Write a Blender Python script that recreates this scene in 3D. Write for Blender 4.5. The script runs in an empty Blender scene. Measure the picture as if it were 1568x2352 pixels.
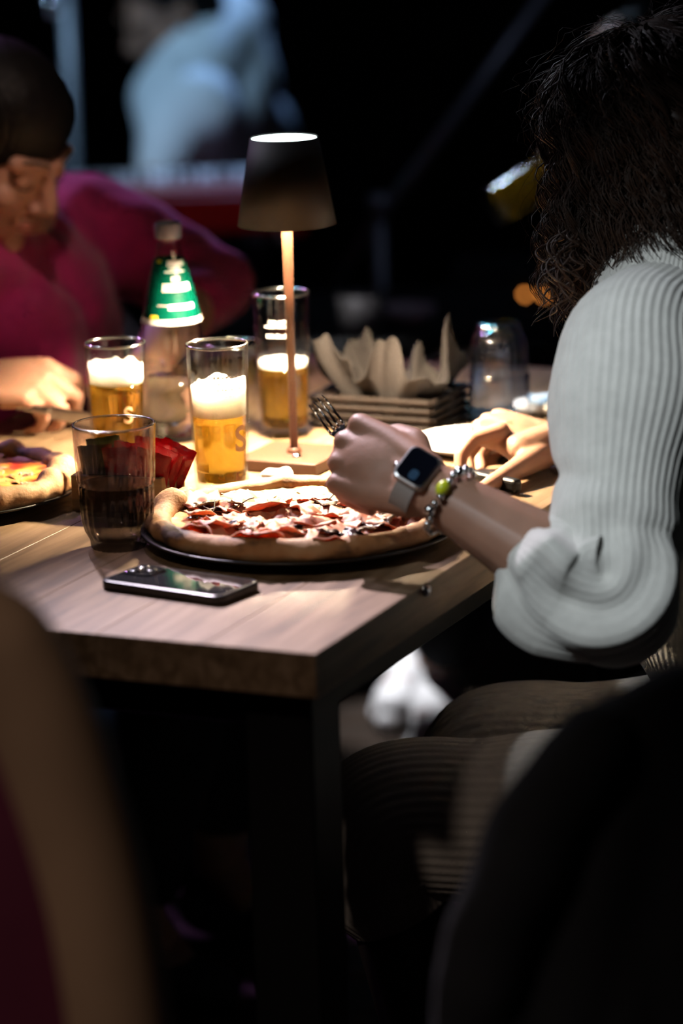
import bpy, bmesh, math, random
from mathutils import Vector, Matrix, noise, Quaternion
random.seed(7)
R = math.radians
scene = bpy.context.scene
col = scene.collection

# ------------------------------------------------------------------ camera, world, lights
F_PX, PITCH, ROLL, CAM_H = 8000.0, R(13.4), R(1.7), 1.62
fw = Vector((0, math.cos(PITCH), -math.sin(PITCH)))
_rt = Vector((1, 0, 0)); _up = _rt.cross(fw)
rt = _rt * math.cos(ROLL) - _up * math.sin(ROLL)
up = _up * math.cos(ROLL) + _rt * math.sin(ROLL)
CAM = Vector((0, 0, CAM_H))
cd = bpy.data.cameras.new('camera')
cd.sensor_fit = 'VERTICAL'; cd.sensor_height = 36.0; cd.sensor_width = 24.0
cd.lens = F_PX / 2352 * 36.0
cd.clip_start = 0.05; cd.clip_end = 60
cd.dof.use_dof = True; cd.dof.focus_distance = 3.70; cd.dof.aperture_fstop = 2.25
cam = bpy.data.objects.new('camera', cd); col.objects.link(cam)
cam.matrix_world = Matrix(((rt.x, up.x, -fw.x, CAM.x), (rt.y, up.y, -fw.y, CAM.y), (rt.z, up.z, -fw.z, CAM.z), (0, 0, 0, 1)))
scene.camera = cam

world = bpy.data.worlds.new('dim_room'); scene.world = world; world.use_nodes = True
world.node_tree.nodes['Background'].inputs[0].default_value = (0.5, 0.55, 0.8, 1)
world.node_tree.nodes['Background'].inputs[1].default_value = 0.002

def spot(name, loc, target, power, colour, size_deg, blend=0.4, radius=0.05):
    l = bpy.data.lights.new(name, 'SPOT'); l.energy = power; l.color = colour
    l.spot_size = R(size_deg); l.spot_blend = blend; l.shadow_soft_size = radius
    o = bpy.data.objects.new(name, l); col.objects.link(o); o.location = loc
    o.rotation_euler = (Vector(target) - Vector(loc)).to_track_quat('-Z', 'Y').to_euler()
    return o
# room and stage spotlights, plus unseen spots added for fill and glints
spot('ceiling_spot_table', (-0.75, 5.3, 2.75), (-0.05, 3.13, 0.75), 950, (0.96, 0.82, 0.96), 13, 1.0, 0.03)
spot('ceiling_spot_wide', (-1.1, 5.0, 2.8), (0.25, 3.55, 0.9), 60, (0.85, 0.86, 1.0), 34, 0.8, 0.06)
spot('ceiling_spot_front', (-1.1, 1.9, 2.75), (0.47, 3.45, 0.74), 215, (0.88, 0.95, 1.0), 17, 1.0, 0.05)
spot('fill_spot_pizza', (-0.7, 1.7, 2.75), (-0.08, 3.52, 0.77), 45, (1.0, 0.80, 0.62), 10, 1.0, 0.08)  # added fill, no fixture: lifts the camera side of the pizza
spot('fill_spot_magenta', (-0.15, 2.9, 2.8), (-0.50, 4.42, 0.98), 75, (1.0, 0.74, 0.62), 13, 1.0, 0.10)  # added warm fill on the person in magenta, no lamp there
spot('fill_spot_chair', (-1.2, 0.9, 2.8), (-0.33, 2.48, 0.82), 75, (1.0, 0.80, 0.66), 23, 0.9, 0.10)  # invented source, added to brighten the lower left chair
spot('stage_spot_blue', (-0.9, 5.6, 2.7), (-0.28, 7.2, 0.8), 150, (0.42, 0.70, 1.0), 30, 0.7, 0.08)
spot('stage_spot_red', (-1.0, 5.2, 2.7), (-0.2, 6.6, 0.65), 22, (1.0, 0.7, 0.7), 18, 0.7, 0.08)
spot('stage_spot_back', (0.2, 8.8, 2.7), (-0.30, 6.9, 0.7), 300, (0.28, 0.50, 1.0), 17, 0.7, 0.08)
spot('stage_spot_purple', (-1.4, 6.4, 2.7), (-0.35, 4.6, 0.9), 160, (0.75, 0.35, 1.0), 26, 0.8, 0.08)
spot('glint_spot_tumbler', (-0.35, 5.7, 2.75), (0.20, 4.12, 0.85), 700, (0.12, 0.65, 1.0), 7, 0.5, 0.22)  # unseen spot added for cyan glints on the upturned tumbler
spot('glint_spot_held_glass', (-0.55, 6.1, 2.3), (0.20, 4.88, 0.93), 700, (0.55, 0.75, 1.0), 7, 0.5, 0.25)  # unseen spot added to draw bright streaks along the held glass
spot('fill_spot_mic_stand', (0.9, 4.7, 2.8), (0.12, 6.05, 0.8), 9, (0.55, 0.65, 1.0), 34, 0.8, 0.10)  # dim fill added so the microphone stand shows against the dark
spot('fill_spot_trainers', (-0.6, 5.3, 2.8), (0.14, 5.33, 0.05), 500, (0.95, 0.95, 1.0), 9, 0.6, 0.03)  # added spot with no fixture, makes the white trainers visible
spot('fill_spot_ankle', (-0.75, 8.6, 0.5), (-0.18, 4.4, 0.08), 60, (0.62, 0.62, 1.0), 9, 0.6, 0.04)  # invented low spot, added to light the ankle under the table

vs = scene.view_settings
vs.view_transform = 'Standard'; vs.look = 'None'; vs.exposure = 0.0; vs.gamma = 1.0
vs.use_curve_mapping = False
cy = scene.cycles
cy.use_denoising = True
cy.max_bounces = 9; cy.transmission_bounces = 8; cy.transparent_max_bounces = 24
cy.diffuse_bounces = 3; cy.glossy_bounces = 3
cy.use_adaptive_sampling = True; cy.adaptive_threshold = 0.08; cy.adaptive_min_samples = 16
cy.sample_clamp_indirect = 6.0

# ------------------------------------------------------------------ helpers
def ray(px, py):
    return fw + rt * ((px - 784) / F_PX) + up * ((1176 - py) / F_PX)
def W(px, py, y):                     # world point seen at a pixel, at distance y into the room
    r = ray(px, py); return CAM + r * (y / r.y)
def WZ(px, py, z):
    r = ray(px, py); return CAM + r * ((z - CAM_H) / r.z)

def tag(o, label=None, cat=None, group=None, kind=None):
    if label: o['label'] = label
    if cat: o['category'] = cat
    if group: o['group'] = group
    if kind: o['kind'] = kind
    return o
def empty(name, loc=(0, 0, 0), rz=0.0, label=None, cat=None, group=None):
    o = bpy.data.objects.new(name, None); col.objects.link(o)
    o.empty_display_size = 0.05
    o.location = loc; o.rotation_euler = (0, 0, rz)
    return tag(o, label, cat, group)
def link(name, me, mat, parent=None, world_coords=False):
    o = bpy.data.objects.new(name, me); col.objects.link(o)
    if mat is not None and not me.materials: me.materials.append(mat)
    if parent is not None:
        o.parent = parent
        if world_coords:
            m = Matrix.LocRotScale(parent.location, parent.rotation_euler, parent.scale)
            p = parent.parent
            if p is not None:
                m = Matrix.LocRotScale(p.location, p.rotation_euler, p.scale) @ parent.matrix_parent_inverse @ m
            o.matrix_parent_inverse = m.inverted()
    return o
def mesh(name, v, f, smooth=True):
    me = bpy.data.meshes.new(name); me.from_pydata([tuple(p) for p in v], [], f); me.update()
    if smooth:
        me.polygons.foreach_set('use_smooth', [True] * len(me.polygons))
    return me
def from_bm(name, bm, smooth=False):
    me = bpy.data.meshes.new(name); bm.to_mesh(me); bm.free()
    if smooth: me.polygons.foreach_set('use_smooth', [True] * len(me.polygons))
    return me
def box_mesh(name, sx, sy, sz, bevel=0.0, seg=2, centre=(0, 0, 0)):
    bm = bmesh.new(); bmesh.ops.create_cube(bm, size=1)
    bmesh.ops.scale(bm, vec=(sx, sy, sz), verts=bm.verts)
    if bevel > 0:
        bmesh.ops.bevel(bm, geom=list(bm.edges), offset=bevel, segments=seg, profile=0.5, affect='EDGES')
    bmesh.ops.translate(bm, vec=centre, verts=bm.verts)
    return from_bm(name, bm)
def lathe_data(prof, seg=48, rib=None):
    v, f = [], []
    n = len(prof)
    for i, (r, z) in enumerate(prof):
        for k in range(seg):
            a = 2 * math.pi * k / seg
            rr = r + (rib(a, z) if rib else 0)
            v.append((rr * math.cos(a), rr * math.sin(a), z))
    for i in range(n - 1):
        for k in range(seg):
            a, b = i * seg + k, i * seg + (k + 1) % seg
            f.append((a, b, b + seg, a + seg))
    if prof[0][0] > 1e-6: f.append(tuple(reversed(range(seg)))) if CAPS[0] else None
    if prof[-1][0] > 1e-6 and CAPS[1]: f.append(tuple(range((n - 1) * seg, n * seg)))
    return v, [x for x in f if x]
CAPS = [False, False]
def lathe(name, prof, mat, parent=None, seg=48, rib=None, caps=(False, False), world_coords=False):
    CAPS[0], CAPS[1] = caps
    v, f = lathe_data(prof, seg, rib)
    return link(name, mesh(name, v, f), mat, parent, world_coords)
def frames(pts):
    T = []
    for i in range(len(pts)):
        a = pts[max(0, i - 1)]; b = pts[min(len(pts) - 1, i + 1)]
        t = (b - a); t = t.normalized() if t.length > 1e-9 else Vector((0, 0, 1)); T.append(t)
    return T
def tube_data(pts, rad, seg=8, start=None, cap=True):
    pts = [Vector(p) for p in pts]; T = frames(pts)
    if not hasattr(rad, '__len__'): rad = [rad] * len(pts)
    n = start or (Vector((0, 0, 1)) if abs(T[0].z) < 0.9 else Vector((1, 0, 0)))
    v, f = [], []
    for i, p in enumerate(pts):
        n = (n - T[i] * n.dot(T[i])).normalized(); b = T[i].cross(n)
        for k in range(seg):
            a = 2 * math.pi * k / seg
            v.append(p + (n * math.cos(a) + b * math.sin(a)) * rad[i])
    for i in range(len(pts) - 1):
        for k in range(seg):
            a, c = i * seg + k, i * seg + (k + 1) % seg
            f.append((a, c, c + seg, a + seg))
    if cap:
        f.append(tuple(reversed(range(seg)))); f.append(tuple(range((len(pts) - 1) * seg, len(pts) * seg)))
    return v, f
def tube(name, pts, rad, mat, parent=None, seg=10, world_coords=False, start=None):
    v, f = tube_data(pts, rad, seg, start); return link(name, mesh(name, v, f), mat, parent, world_coords)
def merge(parts):
    V, Fc = [], []
    for v, f in parts:
        o = len(V); V += list(v); Fc += [tuple(i + o for i in q) for q in f]
    return V, Fc
def catmull(pts, n):
    pts = [Vector(p) for p in pts]; out = []
    P = [pts[0] * 2 - pts[1]] + pts + [pts[-1] * 2 - pts[-2]]
    m = len(pts) - 1
    for k in range(n):
        t = k / (n - 1) * m; i = min(int(t), m - 1); u = t - i
        a, b, c, d = P[i], P[i + 1], P[i + 2], P[i + 3]
        out.append(0.5 * ((2 * b) + (c - a) * u + (2 * a - 5 * b + 4 * c - d) * u * u + (3 * b - a - 3 * c + d) * u ** 3))
    return out

# blobs: capsules and ellipsoids fused into one continuous skin
def cap(*pr):                       # chain of (point, radius)
    return ('c', [(Vector(p), r) for p, r in pr])
def ell(c, r, rot=None):
    return ('e', Vector(c), r, rot)
_ico = None
def ico():
    global _ico
    if _ico is None:
        bm = bmesh.new(); bmesh.ops.create_icosphere(bm, subdivisions=3, radius=1)
        _ico = [v.co.copy() for v in bm.verts], [tuple(x.index for x in f.verts) for f in bm.faces]; bm.free()
    return _ico
def blob_mesh(name, prims, voxel, smooth=6, disp=None):
    V, Fc = [], []
    iv, if_ = ico()
    for p in prims:
        if p[0] == 'e':
            rot = p[3] or Matrix.Identity(3); o = len(V)
            V += [p[1] + rot @ Vector((q.x * p[2][0], q.y * p[2][1], q.z * p[2][2])) for q in iv]
            Fc += [tuple(i + o for i in q) for q in if_]
        else:
            ch = p[1]
            for (a, ra), (b, rb) in zip(ch[:-1], ch[1:]):
                bm = bmesh.new()
                for q in iv[::2]:
                    bm.verts.new(a + q * ra)
                for q in iv[::2]:
                    bm.verts.new(b + q * rb)
                res = bmesh.ops.convex_hull(bm, input=bm.verts)
                dead = [e for e in res['geom_interior'] if isinstance(e, bmesh.types.BMVert)]
                if dead: bmesh.ops.delete(bm, geom=dead, context='VERTS')
                loose = [v for v in bm.verts if not v.link_faces]
                if loose: bmesh.ops.delete(bm, geom=loose, context='VERTS')
                bmesh.ops.recalc_face_normals(bm, faces=bm.faces)
                bm.verts.index_update(); o = len(V)
                V += [v.co.copy() for v in bm.verts]
                Fc += [tuple(v.index + o for v in f.verts) for f in bm.faces]
                bm.free()
    me = mesh(name + '_raw', V, Fc, False)
    ob = bpy.data.objects.new('tmp', me); col.objects.link(ob)
    m = ob.modifiers.new('r', 'REMESH'); m.mode = 'VOXEL'; m.voxel_size = voxel; m.use_smooth_shade = True
    if smooth:
        s = ob.modifiers.new('s', 'SMOOTH'); s.factor = 0.5; s.iterations = smooth
    dg = bpy.context.evaluated_depsgraph_get(); dg.update()
    out = bpy.data.meshes.new_from_object(ob.evaluated_get(dg)); out.name = name
    bpy.data.objects.remove(ob); bpy.data.meshes.remove(me)
    if disp:
        nr = [v.normal.copy() for v in out.vertices]
        for v, n in zip(out.vertices, nr): v.co = v.co + n * disp(v.co)
        out.update()
    out.polygons.foreach_set('use_smooth', [True] * len(out.polygons))
    return out
def blob(name, prims, voxel, mat, parent=None, smooth=6, world_coords=True, disp=None):
    return link(name, blob_mesh(name, prims, voxel, smooth, disp), mat, parent, world_coords)

# ------------------------------------------------------------------ materials
MATS = {}
def nt(name):
    m = bpy.data.materials.new(name); m.use_nodes = True; MATS[name] = m
    return m, m.node_tree.nodes, m.node_tree.links, m.node_tree.nodes['Principled BSDF']
def c4(c): return (c[0], c[1], c[2], 1.0)
def plain(name, c, rough=0.5, metal=0.0, spec=0.5, vary=0.0, scale=20.0, bump=0.0, bscale=200.0, sheen=0.0, sss=0.0, coat=0.0, c2=None, stretch=None):
    m, N, L, P = nt(name)
    P.inputs['Base Color'].default_value = c4(c); P.inputs['Roughness'].default_value = rough
    P.inputs['Metallic'].default_value = metal; P.inputs['Specular IOR Level'].default_value = spec
    if sheen: P.inputs['Sheen Weight'].default_value = sheen; P.inputs['Sheen Roughness'].default_value = 0.5
    if sss:
        P.inputs['Subsurface Weight'].default_value = sss; P.inputs['Subsurface Radius'].default_value = (0.012, 0.004, 0.002); P.inputs['Subsurface Scale'].default_value = 1.0
    if coat: P.inputs['Coat Weight'].default_value = coat
    tc = N.new('ShaderNodeTexCoord'); src = tc.outputs['Object']
    if stretch:
        mp = N.new('ShaderNodeMapping'); mp.inputs['Scale'].default_value = stretch; L.new(src, mp.inputs[0]); src = mp.outputs[0]
    if vary or c2:
        t = N.new('ShaderNodeTexNoise'); t.inputs['Scale'].default_value = scale; t.inputs['Detail'].default_value = 6
        L.new(src, t.inputs['Vector'])
        r = N.new('ShaderNodeValToRGB'); r.color_ramp.elements[0].position = 0.35; r.color_ramp.elements[1].position = 0.65
        a = c2 or tuple(x * (1 - vary) for x in c)
        r.color_ramp.elements[0].color = c4(a); r.color_ramp.elements[1].color = c4(c)
        L.new(t.outputs['Fac'], r.inputs[0]); L.new(r.outputs[0], P.inputs['Base Color'])
    if bump:
        t = N.new('ShaderNodeTexNoise'); t.inputs['Scale'].default_value = bscale; t.inputs['Detail'].default_value = 4
        L.new(src, t.inputs['Vector'])
        b = N.new('ShaderNodeBump'); b.inputs['Strength'].default_value = bump; b.inputs['Distance'].default_value = 0.002
        L.new(t.outputs['Fac'], b.inputs['Height']); L.new(b.outputs[0], P.inputs['Normal'])
    return m
def emit(name, c, s):
    m, N, L, P = nt(name)
    P.inputs['Base Color'].default_value = c4(c); P.inputs['Emission Color'].default_value = c4(c); P.inputs['Emission Strength'].default_value = s
    return m
def thin_glass(name, tint=(0.97, 0.98, 0.97), refl=1.0, rough=0.02):
    m, N, L, P = nt(name); N.remove(P)
    out = [n for n in N if n.type == 'OUTPUT_MATERIAL'][0]
    tr = N.new('ShaderNodeBsdfTransparent'); tr.inputs[0].default_value = c4(tint)
    gl = N.new('ShaderNodeBsdfGlossy'); gl.inputs['Roughness'].default_value = rough
    lw = N.new('ShaderNodeLayerWeight'); lw.inputs['Blend'].default_value = 0.5
    pw = N.new('ShaderNodeMath'); pw.operation = 'POWER'; pw.inputs[1].default_value = 4.0
    mu = N.new('ShaderNodeMath'); mu.operation = 'MULTIPLY_ADD'; mu.inputs[1].default_value = 0.8 * refl; mu.inputs[2].default_value = 0.035 * refl; mu.use_clamp = True
    mx = N.new('ShaderNodeMixShader')
    L.new(lw.outputs['Facing'], pw.inputs[0]); L.new(pw.outputs[0], mu.inputs[0]); L.new(mu.outputs[0], mx.inputs[0]); L.new(tr.outputs[0], mx.inputs[1]); L.new(gl.outputs[0], mx.inputs[2]); L.new(mx.outputs[0], out.inputs[0])
    return m
def clear(name, c, ior, rough=0.0):
    m, N, L, P = nt(name)
    P.inputs['Base Color'].default_value = c4(c); P.inputs['Transmission Weight'].default_value = 1.0
    P.inputs['IOR'].default_value = ior; P.inputs['Roughness'].default_value = rough
    return m

def wood(name, c1, c2, c3, rough=0.4, sc=6.0, coat=0.0):
    m, N, L, P = nt(name)
    tc = N.new('ShaderNodeTexCoord'); oi = N.new('ShaderNodeObjectInfo')
    ad = N.new('ShaderNodeVectorMath'); ad.operation = 'ADD'
    sc_ = N.new('ShaderNodeVectorMath'); sc_.operation = 'SCALE'; sc_.inputs['Scale'].default_value = 7.0
    cmb = N.new('ShaderNodeCombineXYZ'); L.new(oi.outputs['Random'], cmb.inputs[0]); L.new(oi.outputs['Random'], cmb.inputs[1])
    L.new(cmb.outputs[0], sc_.inputs[0]); L.new(tc.outputs['Object'], ad.inputs[0]); L.new(sc_.outputs[0], ad.inputs[1])
    mp = N.new('ShaderNodeMapping'); mp.inputs['Scale'].default_value = (1.2, 14, 14); L.new(ad.outputs[0], mp.inputs[0])
    n1 = N.new('ShaderNodeTexNoise'); n1.inputs['Scale'].default_value = sc; n1.inputs['Detail'].default_value = 8; n1.inputs['Distortion'].default_value = 0.6
    L.new(mp.outputs[0], n1.inputs['Vector'])
    r = N.new('ShaderNodeValToRGB'); e = r.color_ramp.elements
    e[0].position = 0.3; e[0].color = c4(c1); e[1].position = 0.7; e[1].color = c4(c3)
    x = e.new(0.5); x.color = c4(c2)
    L.new(n1.outputs['Fac'], r.inputs[0]); L.new(r.outputs[0], P.inputs['Base Color'])
    P.inputs['Roughness'].default_value = rough; P.inputs['Specular IOR Level'].default_value = 0.22
    if coat: P.inputs['Coat Weight'].default_value = coat; P.inputs['Coat Roughness'].default_value = 0.3
    b = N.new('ShaderNodeBump'); b.inputs['Strength'].default_value = 0.25; b.inputs['Distance'].default_value = 0.0015
    L.new(n1.outputs['Fac'], b.inputs['Height']); L.new(b.outputs[0], P.inputs['Normal'])
    return m

M_table = wood('oiled_oak', (0.12, 0.075, 0.042), (0.20, 0.13, 0.075), (0.28, 0.19, 0.12), 0.46, 5.0)
M_boxwood = wood('caddy_wood', (0.30, 0.18, 0.09), (0.40, 0.26, 0.14), (0.5, 0.34, 0.2), 0.5, 5.0)
M_steel_black = plain('black_steel', (0.012, 0.012, 0.013), 0.45, 0.6, bump=0.05)
M_lamp = plain('brown_lacquer', (0.062, 0.021, 0.009), 0.5, 0.0, 0.5, bump=0.03, bscale=900)
M_lampin = plain('white_lacquer', (0.8, 0.78, 0.74), 0.4)
M_chrome = plain('polished_steel', (0.75, 0.75, 0.76), 0.12, 1.0)
M_led = emit('led_warm', (1.0, 0.77, 0.50), 4300.0)
M_ledtop = emit('led_top', (0.82, 1.0, 0.95), 9.0)
M_glass = thin_glass('thin_clear_glass')
M_rim = thin_glass('polished_glass_rim', (0.9, 0.96, 0.95), 9.0, 0.15)
M_bottle = thin_glass('bottle_glass', (0.95, 0.97, 0.98), 2.2, 0.06)
M_tint = thin_glass('tinted_glass', (0.90, 0.86, 0.86), 1.3, 0.03)
M_tint2 = thin_glass('tinted_glass_lower', (0.34, 0.33, 0.33), 1.0, 0.05)  # lower half tinted darker than the upper
M_beer = clear('beer', (1.0, 0.78, 0.16), 1.33)
def hazy(m, c, fac):                  # a little light is scattered inside the beer
    N, L = m.node_tree.nodes, m.node_tree.links
    P = N['Principled BSDF']; out = [n for n in N if n.type == 'OUTPUT_MATERIAL'][0]
    t_ = N.new('ShaderNodeBsdfTranslucent'); t_.inputs[0].default_value = c4(c)
    mx = N.new('ShaderNodeMixShader'); mx.inputs[0].default_value = fac
    L.new(P.outputs[0], mx.inputs[1]); L.new(t_.outputs[0], mx.inputs[2]); L.new(mx.outputs[0], out.inputs[0])
hazy(M_beer, (0.9, 0.45, 0.04), 0.14)
M_water = clear('water', (0.97, 0.98, 1.0), 1.33)
M_foam = plain('beer_foam', (0.9, 0.87, 0.8), 0.8, bump=0.4, bscale=500)
for k_, v_ in (('Subsurface Weight', 0.85), ('Subsurface Radius', (0.02, 0.02, 0.019)), ('Subsurface Scale', 1.0)): M_foam.node_tree.nodes['Principled BSDF'].inputs[k_].default_value = v_
M_print_white = plain('white_print', (0.6, 0.62, 0.6), 0.5)
M_print_gold = plain('tan_print', (0.75, 0.5, 0.28), 0.5)
M_label = plain('green_label', (0.0, 0.055, 0.036), 0.25, vary=0.2, scale=30)
M_label_y = plain('yellow_label_edge', (0.75, 0.62, 0.03), 0.4)
M_plate_dark = plain('black_plate', (0.018, 0.018, 0.018), 0.35, bump=0.03)
M_plate_white = plain('white_china', (0.85, 0.84, 0.82), 0.2)
def crust_mat():
    m, N, L, P = nt('pizza_crust')
    tc = N.new('ShaderNodeTexCoord')
    n1 = N.new('ShaderNodeTexNoise'); n1.inputs['Scale'].default_value = 22; n1.inputs['Detail'].default_value = 7
    n2 = N.new('ShaderNodeTexNoise'); n2.inputs['Scale'].default_value = 260; n2.inputs['Detail'].default_value = 3
    L.new(tc.outputs['Object'], n1.inputs['Vector']); L.new(tc.outputs['Object'], n2.inputs['Vector'])
    r = N.new('ShaderNodeValToRGB'); e = r.color_ramp.elements
    e[0].position = 0.36; e[0].color = (0.05, 0.02, 0.008, 1); e[1].position = 0.70; e[1].color = (0.54, 0.33, 0.17, 1)
    x = e.new(0.47); x.color = (0.40, 0.19, 0.07, 1)
    L.new(n1.outputs['Fac'], r.inputs[0]); L.new(r.outputs[0], P.inputs['Base Color'])
    P.inputs['Roughness'].default_value = 0.7
    b = N.new('ShaderNodeBump'); b.inputs['Strength'].default_value = 0.4; b.inputs['Distance'].default_value = 0.0015
    L.new(n2.outputs['Fac'], b.inputs['Height']); L.new(b.outputs[0], P.inputs['Normal'])
    return m
M_crust = crust_mat()
def topping_mat(name, cols, sc, rough=0.35):
    m, N, L, P = nt(name)
    tc = N.new('ShaderNodeTexCoord')
    n1 = N.new('ShaderNodeTexNoise'); n1.inputs['Scale'].default_value = sc; n1.inputs['Detail'].default_value = 5
    L.new(tc.outputs['Object'], n1.inputs['Vector'])
    r = N.new('ShaderNodeValToRGB'); e = r.color_ramp.elements
    e[0].position = 0.36; e[0].color = c4(cols[0]); e[1].position = 0.64; e[1].color = c4(cols[-1])
    for k, c in enumerate(cols[1:-1]):
        x = e.new(0.36 + 0.28 * (k + 1) / (len(cols) - 1)); x.color = c4(c)
    L.new(n1.outputs['Fac'], r.inputs[0]); L.new(r.outputs[0], P.inputs['Base Color'])
    P.inputs['Roughness'].default_value = rough
    b = N.new('ShaderNodeBump'); b.inputs['Strength'].default_value = 0.5; b.inputs['Distance'].default_value = 0.002
    L.new(n1.outputs['Fac'], b.inputs['Height']); L.new(b.outputs[0], P.inputs['Normal'])
    return m
M_sauce = topping_mat('cheese_and_tomato', [(0.5, 0.06, 0.015), (0.68, 0.22, 0.05), (0.8, 0.55, 0.22), (0.85, 0.70, 0.42)], 55)
M_sauce2 = topping_mat('tomato_and_cheese', [(0.38, 0.025, 0.008), (0.52, 0.12, 0.015), (0.62, 0.28, 0.04), (0.66, 0.42, 0.13)], 35)
M_ham = topping_mat('cooked_ham', [(0.44, 0.13, 0.07), (0.56, 0.21, 0.12), (0.62, 0.29, 0.18)], 60, 0.55)
M_ham2 = topping_mat('cured_ham', [(0.34, 0.08, 0.05), (0.48, 0.15, 0.09), (0.56, 0.22, 0.13)], 60, 0.5)
for m_ in (M_ham, M_ham2):
    for k_, v_ in (('Subsurface Weight', 0.4), ('Subsurface Radius', (0.005, 0.0032, 0.0024)), ('Subsurface Scale', 1.0)): m_.node_tree.nodes['Principled BSDF'].inputs[k_].default_value = v_
M_egg = plain('melted_cheese', (0.88, 0.74, 0.42), 0.35, vary=0.15, scale=60)
M_dark = plain('dark_leaf', (0.035, 0.015, 0.018), 0.3, vary=0.5, scale=90)
M_mush = plain('mushroom', (0.38, 0.26, 0.16), 0.5, vary=0.4, scale=120)
M_herb = plain('herb_sprig', (0.05, 0.06, 0.015), 0.6)
M_red = plain('red_sachet', (0.28, 0.004, 0.009), 0.22, bump=0.25, bscale=160)
M_green = plain('green_sachet', (0.05, 0.065, 0.016), 0.35, bump=0.2, bscale=160)
M_phone = plain('phone_black', (0.012, 0.012, 0.014), 0.3, 0.3)
M_phoneglass = plain('phone_back_glass', (0.03, 0.03, 0.034), 0.06, 0.0, 0.8, coat=1.0)
M_lens = plain('lens_glass', (0.01, 0.01, 0.015), 0.05, 0, 0.8)
M_ringmetal = plain('lens_ring', (0.6, 0.6, 0.62), 0.2, 1.0)
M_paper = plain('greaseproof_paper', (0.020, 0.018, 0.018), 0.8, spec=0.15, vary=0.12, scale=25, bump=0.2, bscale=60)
M_basket = plain('dark_basket', (0.008, 0.005, 0.004), 0.7, spec=0.12, vary=0.4, scale=60)
M_napkin = plain('white_napkin', (0.85, 0.83, 0.8), 0.8, bump=0.2, bscale=90)
M_skin = plain('skin_tan', (0.36, 0.19, 0.125), 0.5, vary=0.12, scale=35, bump=0.12, bscale=420, sss=0.15)
M_skin2 = plain('skin_light', (0.62, 0.33, 0.23), 0.5, vary=0.1, scale=35, bump=0.08, bscale=420, sss=0.15)
M_nail = plain('nail_varnish', (0.62, 0.30, 0.26), 0.2)
M_lips = plain('lips', (0.42, 0.12, 0.10), 0.4)
M_knit = plain('cream_knit', (0.66, 0.66, 0.62), 0.9, vary=0.1, scale=60, bump=0.5, bscale=700, sheen=0.3)
M_cord = plain('ribbed_cream_trousers', (0.45, 0.41, 0.37), 0.9, vary=0.1, scale=60, bump=0.4, bscale=500, sheen=0.2)
M_pink = plain('magenta_knit', (0.46, 0.008, 0.14), 0.85, vary=0.15, scale=30, bump=0.5, bscale=400, sheen=0.35)
M_hair_brown = plain('brown_hair', (0.040, 0.021, 0.013), 0.45, vary=0.4, scale=14, spec=0.25)
M_hair_black = plain('black_hair', (0.007, 0.006, 0.006), 0.5, spec=0.12)
M_brow = plain('eyebrow', (0.03, 0.018, 0.012), 0.7)
M_shirt = plain('pale_shirt', (0.62, 0.66, 0.68), 0.85, vary=0.1, scale=12)
M_black_cloth = plain('black_cloth', (0.012, 0.012, 0.016), 0.9, vary=0.3, scale=20, bump=0.3, bscale=200)
M_navy_cloth = plain('navy_cloth', (0.004, 0.005, 0.009), 0.9, vary=0.3, scale=15, bump=0.3, bscale=150)
M_denim = plain('dark_denim', (0.02, 0.025, 0.045), 0.85, vary=0.3, scale=30)
M_boot = plain('boot_leather', (0.05, 0.04, 0.035), 0.4, vary=0.2)
M_trainer = plain('white_trainer', (0.8, 0.8, 0.8), 0.5)
M_trainer_pink = plain('trainer_panel', (0.55, 0.35, 0.33), 0.6)
M_keysred = plain('red_lacquer', (0.45, 0.012, 0.01), 0.35)
M_key_w = plain('white_key', (0.8, 0.8, 0.82), 0.2)
M_key_b = plain('black_key', (0.015, 0.015, 0.016), 0.25)
M_stand = plain('stand_grey', (0.30, 0.31, 0.34), 0.4, 0.4)
M_amp = plain('amp_vinyl', (0.004, 0.004, 0.004), 0.8, bump=0.2)
M_ind = emit('amber_indicator', (1.0, 0.33, 0.06), 4.0)
M_tan = plain('tan_chair', (0.30, 0.19, 0.12), 0.6, vary=0.15, scale=8, bump=0.1)
M_maroon = plain('maroon_upholstery', (0.11, 0.008, 0.035), 0.8, vary=0.2, scale=10, bump=0.2)
M_silver = plain('watch_aluminium', (0.45, 0.46, 0.48), 0.3, 1.0)
M_screen = plain('watch_screen', (0.004, 0.005, 0.010), 0.08, 0, 0.8, coat=0.6)
M_screen_blue = emit('watch_dial_glow', (0.004, 0.03, 0.07), 0.3)
M_strap = plain('stone_strap', (0.28, 0.25, 0.23), 0.6)
M_bead = plain('steel_bead', (0.6, 0.6, 0.6), 0.15, 1.0)
M_bead_y = plain('neon_yellow_bead', (0.55, 0.62, 0.02), 0.3)
M_wall = plain('brown_wall', (0.035, 0.022, 0.018), 0.9, vary=0.3, scale=2, bump=0.2, bscale=30)
M_ceil = plain('dark_ceiling', (0.02, 0.02, 0.022), 0.9)
def floor_mat():
    m = wood('dark_floorboards', (0.02, 0.014, 0.010), (0.035, 0.025, 0.018), (0.05, 0.035, 0.028), 0.45, 3.0); return m
M_floor = floor_mat()

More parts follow.
